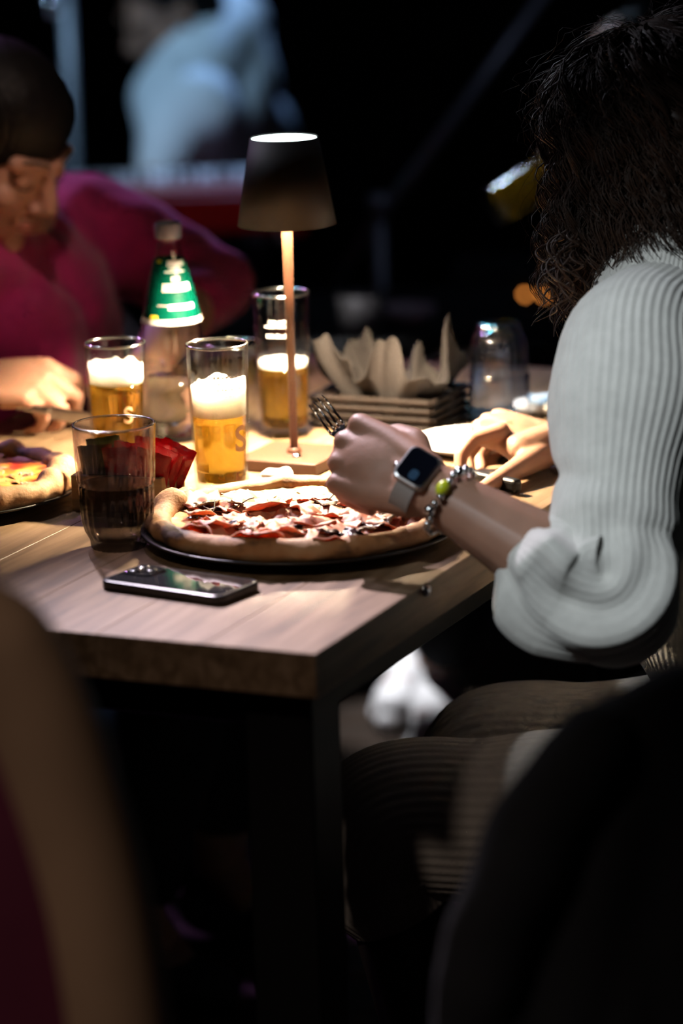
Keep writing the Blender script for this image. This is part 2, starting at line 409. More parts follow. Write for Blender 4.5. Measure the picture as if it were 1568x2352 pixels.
# ------------------------------------------------------------------ the room
def struct(name, sx, sy, sz, c, mat):
    o = link(name, box_mesh(name, sx, sy, sz), mat); o.location = c; return tag(o, kind='structure')
floor_o = struct('floor', 7.0, 11.0, 0.1, (0, 4.2, -0.055), M_floor)
struct('wall_back', 7.0, 0.1, 3.1, (0, 9.75, 1.45), M_wall)
struct('wall_left', 0.1, 11.0, 3.1, (-3.55, 4.2, 1.45), M_wall)
struct('wall_right', 0.1, 11.0, 3.1, (3.55, 4.2, 1.45), M_wall)
struct('wall_front', 7.0, 0.1, 3.1, (0, -1.35, 1.45), M_wall)
struct('ceiling', 7.0, 11.0, 0.1, (0, 4.2, 3.05), M_ceil)
# floorboards laid across the part of the floor seen under the table
pm = box_mesh('floorboard', 2.2, 0.116, 0.012, 0.0015, 1)
for i in range(28):
    o = link('floorboard', pm, M_floor, floor_o); o.location = (0.1 + 0.3 * (i % 2), 3.2 + 0.12 * i - 4.2, 0.0495)

# ------------------------------------------------------------------ table
TZ = 0.75
ANG = R(66.0)
K = Vector((-0.028, 3.090, 0))
dv = Vector((math.cos(ANG), math.sin(ANG), 0)); nv = Vector((-math.sin(ANG), math.cos(ANG), 0))
def TP(al, ac, z=TZ): return K + dv * al + nv * ac + Vector((0, 0, z))
t = empty('wooden_table', (K.x, K.y, 0), ANG, 'thick oak dining table with the lit lamp and pizzas on it', 'table')
LT, WT, TH = 1.34, 0.80, 0.043
nb = 7; bw = WT / nb
for i in range(nb):
    link('board', box_mesh('board', LT, bw - 0.0001, TH, 0.0007, 1), M_table, t).location = (LT / 2, bw * (i + 0.5), TZ - TH / 2)
lm = box_mesh('leg', 0.07, 0.07, TZ - TH - 0.002, 0.004, 2)
for lx, ly in ((0.075, 0.06), (0.075, WT - 0.06), (LT - 0.075, 0.06), (LT - 0.075, WT - 0.06)):
    link('leg', lm, M_steel_black, t).location = (lx, ly, (TZ - TH) / 2)
for ly in (0.06, WT - 0.06):
    link('rail', box_mesh('rail', LT - 0.22, 0.03, 0.05, 0.003, 1), M_steel_black, t).location = (LT / 2, ly, TZ - TH - 0.027)
link('rail', box_mesh('rail_end', 0.03, WT - 0.2, 0.05, 0.003, 1), M_steel_black, t).location = (0.075, WT / 2, TZ - TH - 0.027)
eb = lathe('edge_stud', [(0.0, 0.006), (0.004, 0.0055), (0.006, 0.003), (0.0065, 0.0)], M_chrome, t, 16)
eb.rotation_euler = (R(90), 0, 0); eb.location = (0.265, -0.0005, TZ - 0.006)

# ------------------------------------------------------------------ lamp
LP = Vector((-0.052, 3.895, TZ))
lamp = empty('table_lamp', LP, R(-26), 'lit brown cordless table lamp with conical shade on thin pole', 'lamp')
link('base', box_mesh('base', 0.103, 0.103, 0.014, 0.0015, 2), M_lamp, lamp).location = (0, 0, 0.007)
lathe('collar', [(0.0085, 0.014), (0.0085, 0.018), (0.0062, 0.020)], M_lamp, lamp, 24)
lathe('pole', [(0.0046, 0.016), (0.0052, 0.20), (0.0066, 0.29), (0.0068, 0.36)], M_lamp, lamp, 24, caps=(True, True))
M_lamp_dimmed = plain('brown_lacquer_dimmed', (0.007, 0.0045, 0.0035), 0.6, spec=0.3)  # same lacquer as the base, coloured darker to offset light bounced off the table
sh = lathe('shade', [(0.0370, 0.3755), (0.0385, 0.376), (0.0562, 0.2775), (0.0550, 0.2775), (0.0372, 0.3745), (0.0370, 0.3755)], M_lamp_dimmed, lamp, 64)
lathe('inner_reflector', [(0.0069, 0.345), (0.0425, 0.340), (0.0549, 0.278)], M_lampin, sh, 48)
lathe('led_diffuser', [(0.0075, 0.3110), (0.0290, 0.3115), (0.0290, 0.3145), (0.0075, 0.316)], M_led, sh, 48)
lathe('top_diffuser', [(0.0, 0.3742), (0.0366, 0.3742)], M_ledtop, sh, 48)
lathe('touch_switch', [(0.0, 0.0030), (0.004, 0.0028), (0.006, 0.0)], M_chrome, lamp, 20).location = (0.012, -0.018, 0.0142)

# ------------------------------------------------------------------ glasses
def rib_fn(n, amp, z0, z1):
    return lambda a, z: (amp * (abs(math.cos(a * n / 2)) - 0.6) if z0 < z < z1 else 0.0)
def beer_glass(name, loc, label, r0, r1, h, level, foam, climb, group='pint glasses of lager', parent_rot=None, rz=0.0, z0=0.0):
    g = empty(name, loc, rz, label, 'glass', group)
    if parent_rot: g.rotation_euler = parent_rot
    wr = lambda z: r0 + (r1 - r0) * min(1, z / h) ** 0.8
    zs = [0.012 + (h - 0.012) * k / 14 for k in range(15)]
    outer = [(0.0, 0.0), (r0 * 0.93, 0.0), (r0, 0.003)] + [(wr(z), z) for z in zs]
    lathe('glass_wall', outer, M_glass, g, 64)
    inner = [(wr(z) - 0.0022, z) for z in reversed(zs)] + [(r0 - 0.006, 0.0125), (0.0, 0.012)]
    lathe('glass_inner_wall', inner, M_glass, g, 64)
    rr = wr(h) - 0.0011
    lathe('rim', [(rr + 0.0016 * math.cos(a), h + 0.0016 * math.sin(a)) for a in [2 * math.pi * k / 8 for k in range(9)]], M_rim, g, 64)
    lv = [0.014 + (level - 0.014) * k / 8 for k in range(9)]
    b = lathe('beer', [(0.0, 0.0135), (wr(0.014) - 0.006, 0.0135)] + [(wr(z) - 0.0027, z) for z in lv] + [(0.0, level)], M_beer, g, 64)
    # foam collar that climbs unevenly up the wall
    v, f = [], []; seg = 72
    rows = [(0.0, 0), (0.25, 1), (0.5, 1), (0.75, 1), (1.0, 1)]
    for q, _ in rows:
        for k in range(seg):
            a = 2 * math.pi * k / seg
            top = level + foam + climb * (0.5 + 0.5 * noise.noise(Vector((math.cos(a) * 2.1, math.sin(a) * 2.1, level * 40)))) + 0.0015 * noise.noise(Vector((a * 9, level * 90, 0)))
            z = level + 0.0002 + (top - level) * q
            r = wr(z) - 0.0027
            v.append((r * math.cos(a), r * math.sin(a), z))
    for i in range(4):
        for k in range(seg):
            a, c = i * seg + k, i * seg + (k + 1) % seg
            f.append((a, c, c + seg, a + seg))
    # inner side and surface of the foam
    for q, (rad, zz) in enumerate(((0.93, foam + climb * 0.35), (0.7, foam * 0.9), (0.35, foam * 0.85), (0.02, foam * 0.85))):
        for k in range(seg):
            a = 2 * math.pi * k / seg
            r = (wr(level + foam) - 0.0027) * rad
            v.append((r * math.cos(a), r * math.sin(a), level + zz + 0.0012 * noise.noise(Vector((r * math.cos(a) * 150, r * math.sin(a) * 150, 3)))))
    for i in range(4, 8):
        for k in range(seg):
            a, c = i * seg + k, i * seg + (k + 1) % seg
            f.append((a, c, c + seg, a + seg))
    f.append(tuple(range(8 * seg, 9 * seg)))
    f.append(tuple(reversed(range(seg))))
    link('foam', mesh('foam', v, f), M_foam, g)
    return g, wr
def wrap_text(txt, size, parent, radius_fn, ang, z, mat, name='printed_letter', rot=0.0):
    cu = bpy.data.curves.new('txt', 'FONT'); cu.body = txt; cu.size = size; cu.align_x = 'CENTER'; cu.offset = size * 0.02
    ob = bpy.data.objects.new('txt', cu); col.objects.link(ob)
    dg = bpy.context.evaluated_depsgraph_get(); dg.update()
    me = bpy.data.meshes.new_from_object(ob.evaluated_get(dg)); bpy.data.objects.remove(ob); me.materials.clear()
    bm = bmesh.new(); bm.from_mesh(me)
    bmesh.ops.subdivide_edges(bm, edges=[e for e in bm.edges if e.calc_length() > size * 0.12], cuts=3)
    bmesh.ops.triangulate(bm, faces=bm.faces)
    for v in bm.verts:
        x, y = v.co.x * math.cos(rot) - v.co.y * math.sin(rot), v.co.x * math.sin(rot) + v.co.y * math.cos(rot)
        r = radius_fn(z + y) + 0.0004
        a = ang + x / r
        v.co = Vector((r * math.cos(a), r * math.sin(a), z + y))
    bm.to_mesh(me); bm.free()
    return link(name, me, mat, parent)
p = WZ(510, 1128, TZ)
g1, w1 = beer_glass('beer_glass', (p.x, p.y, TZ), 'tall half-drunk glass of beer with thick white foam, between the sachets and lamp base', 0.0285, 0.0345, 0.166, 0.087, 0.026, 0.024)
FRONT = R(-90)
wrap_text('S', 0.040, g1, w1, FRONT + 0.85, 0.050, M_print_gold)
def wrap_marks(parent, radius_fn, ang, rows, mat, seed):
    rn = random.Random(seed); v, f = [], []
    for z, width, hgt in rows:
        x = -width / 2
        while x < width / 2:
            w_ = rn.uniform(0.0012, 0.0035); h_ = hgt * rn.uniform(0.5, 1.0)
            o_ = len(v)
            for k in range(3):
                for zz in (z, z + h_):
                    r = radius_fn(zz) + 0.0004; a = ang + (x + w_ * k / 2) / r
                    v.append((r * math.cos(a), r * math.sin(a), zz))
            f += [(o_, o_ + 2, o_ + 3, o_ + 1), (o_ + 2, o_ + 4, o_ + 5, o_ + 3)]
            x += w_ + rn.uniform(0.0006, 0.0018)
    link('printed_mark', mesh('printed_mark', v, f, False), mat, parent)
wrap_marks(g1, w1, FRONT + 0.35, [(0.119, 0.030, 0.003), (0.126, 0.022, 0.002), (0.133, 0.032, 0.003), (0.112, 0.018, 0.002)], M_print_white, 3)
p = WZ(276, 1084, TZ)
g2, w2 = beer_glass('beer_glass', (p.x, p.y, TZ), 'full glass of beer with white head directly behind the ribbed tumbler', 0.0285, 0.0345, 0.150, 0.104, 0.012, 0.020)
wrap_text('S', 0.026, g2, w2, FRONT + 0.45, 0.063, M_print_gold)
p = WZ(655, 1000, TZ)
g3, w3 = beer_glass('beer_glass', (p.x, p.y, TZ), 'glass of beer with flat white head standing behind the lamp pole', 0.0295, 0.0335, 0.172, 0.084, 0.006, 0.003)
wrap_marks(g3, w3, FRONT - 0.1, [(0.124, 0.030, 0.004), (0.136, 0.034, 0.003), (0.142, 0.024, 0.002)], M_print_white, 5)

# ribbed stacking tumbler in front
def tumbler(name, loc, label, s=1.0, m1=None, m2=None, flip=False, cat='glass', group=None, nrib=26):
    g = empty(name, loc, 0, label, cat, group)
    m1 = m1 or M_tint; m2 = m2 or M_tint2
    P1 = [(0.0, 0.0), (0.0265, 0.0), (0.0285, 0.002), (0.0292, 0.010), (0.0345, 0.020), (0.0372, 0.030), (0.0385, 0.050), (0.0388, 0.0655), (0.0382, 0.068)]
    P2 = [(0.0382, 0.068), (0.0400, 0.0705), (0.0405, 0.074), (0.0412, 0.090), (0.0422, 0.110), (0.0430, 0.131)]
    fl = (lambda z: 0.132 - z) if flip else (lambda z: z)
    sc = lambda P, dr=0.0: [(max(0, (r - dr)) * s, fl(z) * s) for r, z in P]
    rb = lambda a, z: 0.0006 * s * math.cos(a * nrib)
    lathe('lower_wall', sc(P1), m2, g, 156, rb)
    lathe('upper_wall', sc(P2), m1, g, 156, lambda a, z: 0.0005 * s * math.cos(a * nrib) * (1 if z < 0.1 * s and not flip else 0.3))
    lathe('inner_wall', sc([(0.0, 0.010), (0.025, 0.010), (0.0325, 0.022), (0.0362, 0.052), (0.0362, 0.068), (0.0385, 0.074), (0.0411, 0.131)]), M_glass if m1 is M_glass else m1, g, 64)
    lathe('rim', [((0.0420 + 0.0013 * math.cos(a)) * s, (fl(0.131) + 0.0013 * math.sin(a)) * s if False else (fl(0.131)) * s + 0.0013 * s * math.sin(a)) for a in [2 * math.pi * k / 8 for k in range(9)]], M_rim, g, 64)
    return g
p = WZ(273, 1256, TZ)
tumbler('ribbed_tumbler', (p.x, p.y, TZ), 'ribbed stacking tumbler with darker lower half, in front of the sachet box')
p = WZ(1148, 962, TZ)
M_blueglass = thin_glass('ribbed_clear_glass', (0.82, 0.86, 0.92), 2.6, 0.08)
tumbler('upturned_tumbler', (p.x, p.y, TZ), 'ribbed clear tumbler standing upside down beyond the knife hand', 0.90, M_blueglass, M_blueglass, True)
p = WZ(542, 985, TZ)
tumbler('water_tumbler', (p.x, p.y, TZ), 'clear tumbler mostly hidden behind the front beer glass', 0.80, M_glass, M_glass)
p = WZ(340, 975, TZ)
tumbler('small_tumbler', (p.x, p.y, TZ), 'small clear tumbler half hidden behind the full beer glass', 0.56, M_glass, M_glass)

# tall bottle with green label
p = WZ(405, 1006, TZ)
bt = empty('water_bottle', (p.x, p.y, TZ), 0, 'tall clear conical bottle with green label and white print', 'bottle')
bprof = [(0.0, 0.0), (0.034, 0.0), (0.0365, 0.004), (0.037, 0.06), (0.0372, 0.128), (0.0345, 0.145), (0.0265, 0.185), (0.0195, 0.212), (0.0165, 0.221), (0.0142, 0.234), (0.0138, 0.239), (0.0150, 0.241), (0.0153, 0.257), (0.0146, 0.2595)]
def bz(z):
    for (ra, za), (rb_, zb) in zip(bprof[1:-1], bprof[2:]):
        if za <= z <= zb and zb > za: return ra + (rb_ - ra) * (z - za) / (zb - za)
    return 0.037
lathe('bottle_wall', bprof, M_bottle, bt, 64)
lathe('bottle_inner_wall', [(max(0, r - 0.003), max(z, 0.004)) for r, z in bprof], M_glass, bt, 48)
lathe('water', [(0.0, 0.0045)] + [(bz(z) - 0.0034, z) for z in (0.006, 0.03, 0.06, 0.075)] + [(0.0, 0.075)], M_water, bt, 48)
lathe('mouth_ring', [(0.0152, 0.2405), (0.0162, 0.2425), (0.0162, 0.2560), (0.0152, 0.2590)], plain('pale_mouth_refraction', (0.16, 0.17, 0.24), 0.3), bt, 40)  # opaque pale colour stands in for bright refraction in the clear glass mouth
lb = lathe('label', [(bz(z) + 0.0006, z) for z in (0.148, 0.165, 0.185, 0.205, 0.212, 0.217)], M_label, bt, 64)
lathe('label_border', [(bz(z) + 0.0009, z) for z in (0.1425, 0.1455, 0.1485)], M_print_white, lb, 64)
def patch(name, a0, a1, z0, z1, mat, parent, off=0.0011):
    v, f = [], []; n = 10
    for i in range(n + 1):
        a = a0 + (a1 - a0) * i / n
        for z in (z0, z1): v.append(((bz(z) + off) * math.cos(a), (bz(z) + off) * math.sin(a), z))
    for i in range(n): f.append((2 * i, 2 * i + 2, 2 * i + 3, 2 * i + 1))
    return link(name, mesh(name, v, f), mat, parent)
for a0, a1, z0, z1 in ((-0.1, 1.0, 0.210, 0.2165), (0.0, 0.7, 0.206, 0.2085), (-0.25, 0.9, 0.2025, 0.2045), (0.1, 0.5, 0.193, 0.198), (-0.3, 1.0, 0.181, 0.190), (-0.05, 1.0, 0.160, 0.166), (-0.5, 0.2, 0.1645, 0.1655)):
    patch('label_print', FRONT + a0, FRONT + a1, z0, z1, M_print_white, lb)
for z0, z1 in ((0.2135, 0.2172), (0.1490, 0.1535)):
    patch('label_stripe', FRONT - 0.75, FRONT - 0.45, z0, z1, M_label_y, lb)

# ------------------------------------------------------------------ pizzas
def disc_plate(name, c, r, label, mat, rimh=0.014, group=None):
    prof = [(0.0, 0.0), (r * 0.62, 0.0), (r * 0.66, 0.002), (r * 0.97, rimh - 0.002), (r, rimh), (r * 0.995, rimh + 0.002), (r * 0.95, rimh), (r * 0.66, 0.006), (0.0, 0.005)]
    return tag(lathe(name, prof, mat, None, 96), label, 'plate', group)
def ham_mesh(seed, size):
    rnd = random.Random(seed); v, f = [], []; n = 11
    off = Vector((seed * 3.1, 0, 0))
    fold = rnd.uniform(0.004, 0.009); ph = rnd.uniform(0, 6)
    for i in range(n):
        for j in range(n):
            u, w = i / (n - 1) - 0.5, j / (n - 1) - 0.5
            sx = 1 - 0.35 * abs(w) * rnd.random(); 
            x = u * size * 0.85; y = w * size * 0.72
            z = fold * (0.9 + math.sin(u * 7 + ph + w * 3)) * 0.6 + 0.007 * noise.noise(Vector((u * 4, w * 4, 0)) + off) + 0.0015 * noise.noise(Vector((u * 12, w * 12, 0)) + off)
            x += 0.005 * noise.noise(Vector((w * 6, 1, u * 4)) + off); y += 0.006 * noise.noise(Vector((u * 6, 5, w * 4)) + off)
            v.append((x, y, max(0.0, z)))
    for i in range(n - 1):
        for j in range(n - 1):
            if (i in (0, n - 2) and j in (0, n - 2)): continue
            a = i * n + j; f.append((a, a + n, a + n + 1, a + 1))
    bm = bmesh.new(); me = mesh('ham', v, f); bm.from_mesh(me)
    ret = bmesh.ops.solidify(bm, geom=list(bm.faces), thickness=0.0014)
    for k in [x for x in bm.verts if not x.link_faces]: bm.verts.remove(k)
    bm.to_mesh(me); bm.free(); me.polygons.foreach_set('use_smooth', [True] * len(me.polygons))
    return me
def pizza(loc, R0, seed, label, sauce, bubbles, rz=0):
    rnd = random.Random(seed)
    g = empty('pizza', loc, rz, label, 'pizza')
    so = Vector((seed * 5.7, 0, 0))
    # crust ring with uneven bubbles
    v, f = [], []; seg, ns = 160, 20
    rad, hgt = [], []
    for k in range(seg):
        a = 2 * math.pi * k / seg
        d = Vector((math.cos(a), math.sin(a), 0))
        n1 = noise.noise(d * 2.2 + so); n2 = noise.noise(d * 7 + so)
        bub = sum(h * math.exp(-((math.atan2(math.sin(a - b), math.cos(a - b))) / w) ** 2) for b, w, h in bubbles)
        rm = R0 * (1 + 0.022 * n1 + 0.010 * n2) - 0.015
        tr_ = 0.0125 + 0.003 * n1 + 0.0025 * n2 + bub * 0.55; th_ = 0.0115 + 0.003 * n2 + bub
        rad.append(rm - tr_ * 0.5); hgt.append(th_)
        for s in range(ns):
            q = 2 * math.pi * s / ns
            rr = rm + tr_ * math.cos(q); z = 0.0105 + th_ * math.sin(q)
            if z < 0.001: z = 0.001 + (z - 0.001) * 0.1
            nn = 0.0016 * noise.noise(Vector((rr * math.cos(a) * 60, rr * math.sin(a) * 60, z * 60)) + so)
            v.append(((rr + nn) * math.cos(a), (rr + nn) * math.sin(a), max(0.0005, z + nn)))
    for k in range(seg):
        for s in range(ns):
            a0, a1 = k * ns, ((k + 1) % seg) * ns
            f.append((a0 + s, a1 + s, a1 + (s + 1) % ns, a0 + (s + 1) % ns))
    link('crust', mesh('crust', v, f), M_crust, g)
    # filling
    v, f = [], []; nr = 26
    for i in range(nr + 1):
        for k in range(seg):
            a = 2 * math.pi * k / seg; r = rad[k] * i / nr
            x, y = r * math.cos(a), r * math.sin(a)
            z = 0.0125 + 0.0022 * noise.noise(Vector((x * 45, y * 45, 1)) + so) + 0.0016 * noise.noise(Vector((x * 130, y * 130, 2)) + so)
            v.append((x, y, z))
    for i in range(nr):
        for k in range(seg):
            a, c = i * seg + k, i * seg + (k + 1) % seg
            f.append((a, a + seg, c + seg, c))
    link('filling', mesh('filling', v, f), sauce, g)
    return g
PC = WZ(692, 1236, TZ)
PC = Vector((PC.x, PC.y, TZ))
pl = disc_plate('pizza_plate', PC, 0.168, 'round black plate under the ham pizza at the table corner', M_plate_dark)
pl.location = PC
pz = pizza((PC.x, PC.y, TZ + 0.0115), 0.162, 3, 'pizza with curled ham, dark leaves and puffy crust in front of the lamp', M_sauce,
           [(R(158), 0.13, 0.012), (R(146), 0.06, 0.006), (R(70), 0.10, 0.005), (R(58), 0.05, 0.004), (R(100), 0.12, 0.002), (R(20), 0.2, 0.004), (R(255), 0.3, 0.003)])
hams = [ham_mesh(s, 0.066) for s in range(8)]
rnd = random.Random(11)
spots = []
for i in range(400):
    a = rnd.uniform(0, 2 * math.pi); r = 0.128 * math.sqrt(rnd.random())
    x, y = r * math.cos(a), r * math.sin(a)
    if y > 0.062 or x < -0.10: continue
    if (x + 0.02) ** 2 + (y - 0.062) ** 2 < 0.028 ** 2: continue
    if all((x - q[0]) ** 2 + (y - q[1]) ** 2 > 0.0225 ** 2 for q in spots): spots.append((x, y))
    if len(spots) >= 64: break
for i, (x, y) in enumerate(spots):
    o = link('ham_slice', hams[i % 8], None, pz)
    if not o.data.materials: o.data.materials.append(M_ham if i % 8 in (0, 2, 3, 5, 6) else M_ham2)
    o.location = (x, y, 0.0125 + rnd.uniform(0, 0.003)); o.rotation_euler = (rnd.uniform(-0.35, 0.35), rnd.uniform(-0.35, 0.35), rnd.uniform(0, 6.28))
    s = rnd.uniform(0.65, 1.15); o.scale = (s, s, s * 0.85)
def leafy(seed, size):
    me = ham_mesh(seed, size)
    for v in me.vertices: v.co.z *= 0.45
    return me
lf = [leafy(40 + s, 0.04) for s in range(3)]
for m_ in lf: m_.materials.append(M_dark)
for x, y, s in ((-0.085, 0.01, 0.9), (-0.075, -0.055, 0.6), (0.075, -0.075, 1.0), (0.03, -0.105, 1.1), (-0.01, -0.085, 0.8), (0.105, -0.04, 0.7), (0.055, -0.118, 0.8), (-0.11, -0.02, 0.5)):
    o = link('radicchio_leaf', lf[int(abs(x) * 1000) % 3], M_dark, pz); o.location = (x, y, 0.019); o.rotation_euler = (rnd.uniform(-.3, .3), rnd.uniform(-.3, .3), rnd.uniform(0, 6)); o.scale = (s, s * 0.7, s)
mu = [leafy(60 + s, 0.034) for s in range(2)]
for m_ in mu: m_.materials.append(M_mush)
for x, y in ((0.0, -0.10), (0.085, -0.055), (-0.045, -0.095), (0.06, -0.10), (-0.10, 0.035), (0.03, 0.02), (-0.06, 0.03), (0.11, 0.0)):
    o = link('mushroom_slice', mu[int(abs(y) * 1000) % 2], M_mush, pz); o.location = (x, y, 0.019); o.rotation_euler = (rnd.uniform(-.3, .3), rnd.uniform(-.3, .3), rnd.uniform(0, 6))
chm = [leafy(80 + s, 0.05) for s in range(3)]
for m_ in chm: m_.materials.append(M_egg)
for x, y, s in ((-0.02, 0.062, 1.3), (0.0, 0.085, 1.2), (-0.045, 0.075, 1.0), (0.03, 0.07, 1.1), (0.06, 0.09, 1.2), (0.02, 0.105, 1.0), (-0.06, 0.10, 1.0), (0.09, 0.06, 0.9), (0.045, 0.05, .8)):
    o = link('cheese_patch', chm[int(abs(x) * 1000) % 3], M_egg, pz); o.location = (x, y, 0.0125); o.rotation_euler = (0, 0, rnd.uniform(0, 6)); o.scale = (s, s, 0.8)
for x, y, a in ((-0.06, 0.02, 0.3), (0.05, 0.035, -0.5), (0.035, 0.045, 0.9), (-0.09, 0.01, 1.5)):
    pts = [(x + 0.012 * q * math.cos(a), y + 0.012 * q * math.sin(a), 0.024 + 0.004 * math.sin(q * 1.7)) for q in (-1, -.5, 0, .5, 1)]
    tube('herb_sprig', pts, 0.0007, M_herb, pz, 6)

PC2 = Vector((-0.443, 3.772, TZ))
pl2 = disc_plate('pizza_plate', PC2, 0.158, 'round black plate under the pizza at the left edge', M_plate_dark)
pl2.location = PC2
pz2 = pizza((PC2.x, PC2.y, TZ + 0.0115), 0.152, 9, 'charred-crust pizza with tomato and cheese at the left edge', M_sauce2,
            [(R(-8), 0.14, 0.014), (R(-22), 0.09, 0.010), (R(12), 0.1, 0.006), (R(85), 0.15, 0.008), (R(60), 0.08, 0.006), (R(-60), 0.25, 0.006)])
mz = [leafy(90 + s, 0.05) for s in range(2)]
M_mozz = plain('browned_mozzarella', (0.62, 0.36, 0.10), 0.4, c2=(0.5, 0.10, 0.02), scale=60)
for m_ in mz: m_.materials.append(M_mozz)
rnd = random.Random(5)
for i in range(26):
    a = rnd.uniform(0, 6.28); r = 0.115 * math.sqrt(rnd.random())
    o = link('mozzarella_patch' if i % 3 else 'mushroom_slice', (mz + mu)[i % 3 - 1 if i % 3 else 2], None, pz2)
    o.location = (r * math.cos(a), r * math.sin(a), 0.0125); o.rotation_euler = (0, 0, rnd.uniform(0, 6)); s = rnd.uniform(0.4, 0.9); o.scale = (s, s, 0.7)

# ------------------------------------------------------------------ phone
A = WZ(222, 1356, TZ); B = WZ(500, 1396, TZ); Cc = WZ(607, 1352, TZ)
ax = (B - A).normalized(); ang = math.atan2(ax.y, ax.x)
ctr = (A + Cc) / 2
ph = empty('phone', (ctr.x, ctr.y, TZ), ang, 'black phone lying face down near the table edge', 'phone')
def rounded_slab(name, lx, ly, z0, z1, rc, mat, parent, bev=0.0015):
    bm = bmesh.new(); vs_ = []
    for cx, cy_, a0 in ((lx / 2 - rc, ly / 2 - rc, 0), (-lx / 2 + rc, ly / 2 - rc, 90), (-lx / 2 + rc, -ly / 2 + rc, 180), (lx / 2 - rc, -ly / 2 + rc, 270)):
        for k in range(7):
            a = R(a0 + 15 * k); vs_.append(bm.verts.new((cx + rc * math.cos(a), cy_ + rc * math.sin(a), z0)))
    fc = bm.faces.new(vs_); ex = bmesh.ops.extrude_face_region(bm, geom=[fc])
    bmesh.ops.translate(bm, vec=(0, 0, z1 - z0), verts=[e for e in ex['geom'] if isinstance(e, bmesh.types.BMVert)])
    bmesh.ops.recalc_face_normals(bm, faces=bm.faces)
    if bev:
        ed = [e for e in bm.edges if abs(e.verts[0].co.z - e.verts[1].co.z) < 1e-6]
        bmesh.ops.bevel(bm, geom=ed, offset=bev, segments=2, profile=0.5, affect='EDGES')
    return link(name, from_bm(name, bm), mat, parent)
rounded_slab('case', 0.148, 0.073, 0.0, 0.0098, 0.011, M_phone, ph, 0.0022)
rounded_slab('back_glass', 0.139, 0.064, 0.0096, 0.0102, 0.009, M_phoneglass, ph, 0)
cb = rounded_slab('camera_bump', 0.034, 0.034, 0.0102, 0.0120, 0.008, M_phoneglass, ph, 0.0006); cb.location = (-0.050, 0.010, 0)
for lx, ly in ((-0.007, 0.007), (-0.007, -0.008), (0.008, 0.0)):
    ln = lathe('lens_ring', [(0.0045, 0.012), (0.0062, 0.012), (0.0062, 0.0137), (0.0045, 0.0137)], M_ringmetal, cb, 24)
    ln.location = (lx, ly, 0)
    lathe('lens', [(0.0, 0.0131), (0.0046, 0.0131)], M_lens, ln, 24)

# ------------------------------------------------------------------ sachet box and sachets
cc = WZ(335, 1185, TZ)
CA = R(62)
bx_c = Vector((-0.232, 3.715, TZ))
cad = empty('sachet_box', bx_c, R(-17), 'small open wooden box holding sachets behind the ribbed tumbler', 'box')
BX, BY, BH = 0.105, 0.075, 0.040
link('bottom', box_mesh('bottom', BX, BY, 0.005, 0.0008, 1), M_boxwood, cad).location = (0, 0, 0.0025)
for s in (-1, 1):
    link('side_panel', box_mesh('side_panel', BX, 0.006, BH, 0.001, 1), M_boxwood, cad).location = (0, s * (BY / 2 - 0.003), BH / 2)
    link('end_panel', box_mesh('end_panel', 0.006, BY - 0.012, BH, 0.001, 1), M_boxwood, cad).location = (s * (BX / 2 - 0.003), 0, BH / 2)
def sachet_mesh(seed):
    v, f = [], []; nx, ny = 8, 10
    w, h = 0.040, 0.066
    for side in (1, -1):
        for i in range(nx + 1):
            for j in range(ny + 1):
                u, q = i / nx, j / ny
                e = min(u, 1 - u, q, 1 - q) * 6; puff = 0.0032 * min(1, e)
                x = (u - 0.5) * w; z = q * h
                if j in (0, ny) : z += 0.0009 * (i % 2)
                v.append((x, side * (puff + 0.00025) + 0.0012 * noise.noise(Vector((u * 3, q * 3, seed))), z))
    n = (nx + 1) * (ny + 1)
    for s in (0, 1):
        for i in range(nx):
            for j in range(ny):
                a = s * n + i * (ny + 1) + j; q = (a, a + ny + 1, a + ny + 2, a + 1)
                f.append(q if s else tuple(reversed(q)))
    return mesh('sachet', v, f)
sm = [sachet_mesh(k) for k in range(3)]
for k, m_ in enumerate(sm): m_.materials.append(M_red)
gm = sachet_mesh(7); gm.materials.append(M_green)
T2 = Matrix.Translation(bx_c) @ Matrix.Rotation(R(-17), 4, 'Z')
reds = [(0.030, -0.016, 16, 14), (0.033, -0.008, 20, 6), (0.026, 0.000, 9, 0), (0.034, 0.008, 24, -8), (0.022, 0.015, 4, -4), (0.010, -0.018, -4, 10), (0.006, -0.004, 6, 4)]
names_r = ['frontmost red sachet in the wooden box, leaning right', 'second red sachet from the front in the wooden box', 'red sachet standing upright in the middle of the box', 'red sachet leaning furthest right out of the box', 'rearmost red sachet in the wooden box', 'red sachet seen through the ribbed tumbler, nearest the viewer', 'red sachet behind the one seen through the tumbler']
for (x, y, lean, tilt), nm in zip(reds, names_r):
    o = link('sugar_sachet', sm[int(abs(x) * 1000) % 3], M_red)
    o.matrix_world = T2 @ Matrix.Translation((x - 0.004, y, 0.006)) @ Matrix.Rotation(R(lean), 4, 'Y') @ Matrix.Rotation(R(tilt), 4, 'X')
    tag(o, nm, 'sachet', 'red sachets in the wooden box')
for (x, y, lean, tilt), nm in zip([(-0.026, -0.014, -6, 8), (-0.024, -0.002, -2, 2), (-0.028, 0.012, -9, -4)], ['front green sachet seen through the tumbler', 'middle green sachet in the wooden box', 'rear green sachet in the wooden box']):
    o = link('sugar_sachet', gm, M_green)
    o.matrix_world = T2 @ Matrix.Translation((x + 0.004, y, 0.006)) @ Matrix.Rotation(R(lean), 4, 'Y') @ Matrix.Rotation(R(tilt), 4, 'X')
    tag(o, nm, 'sachet', 'green sachets in the wooden box')

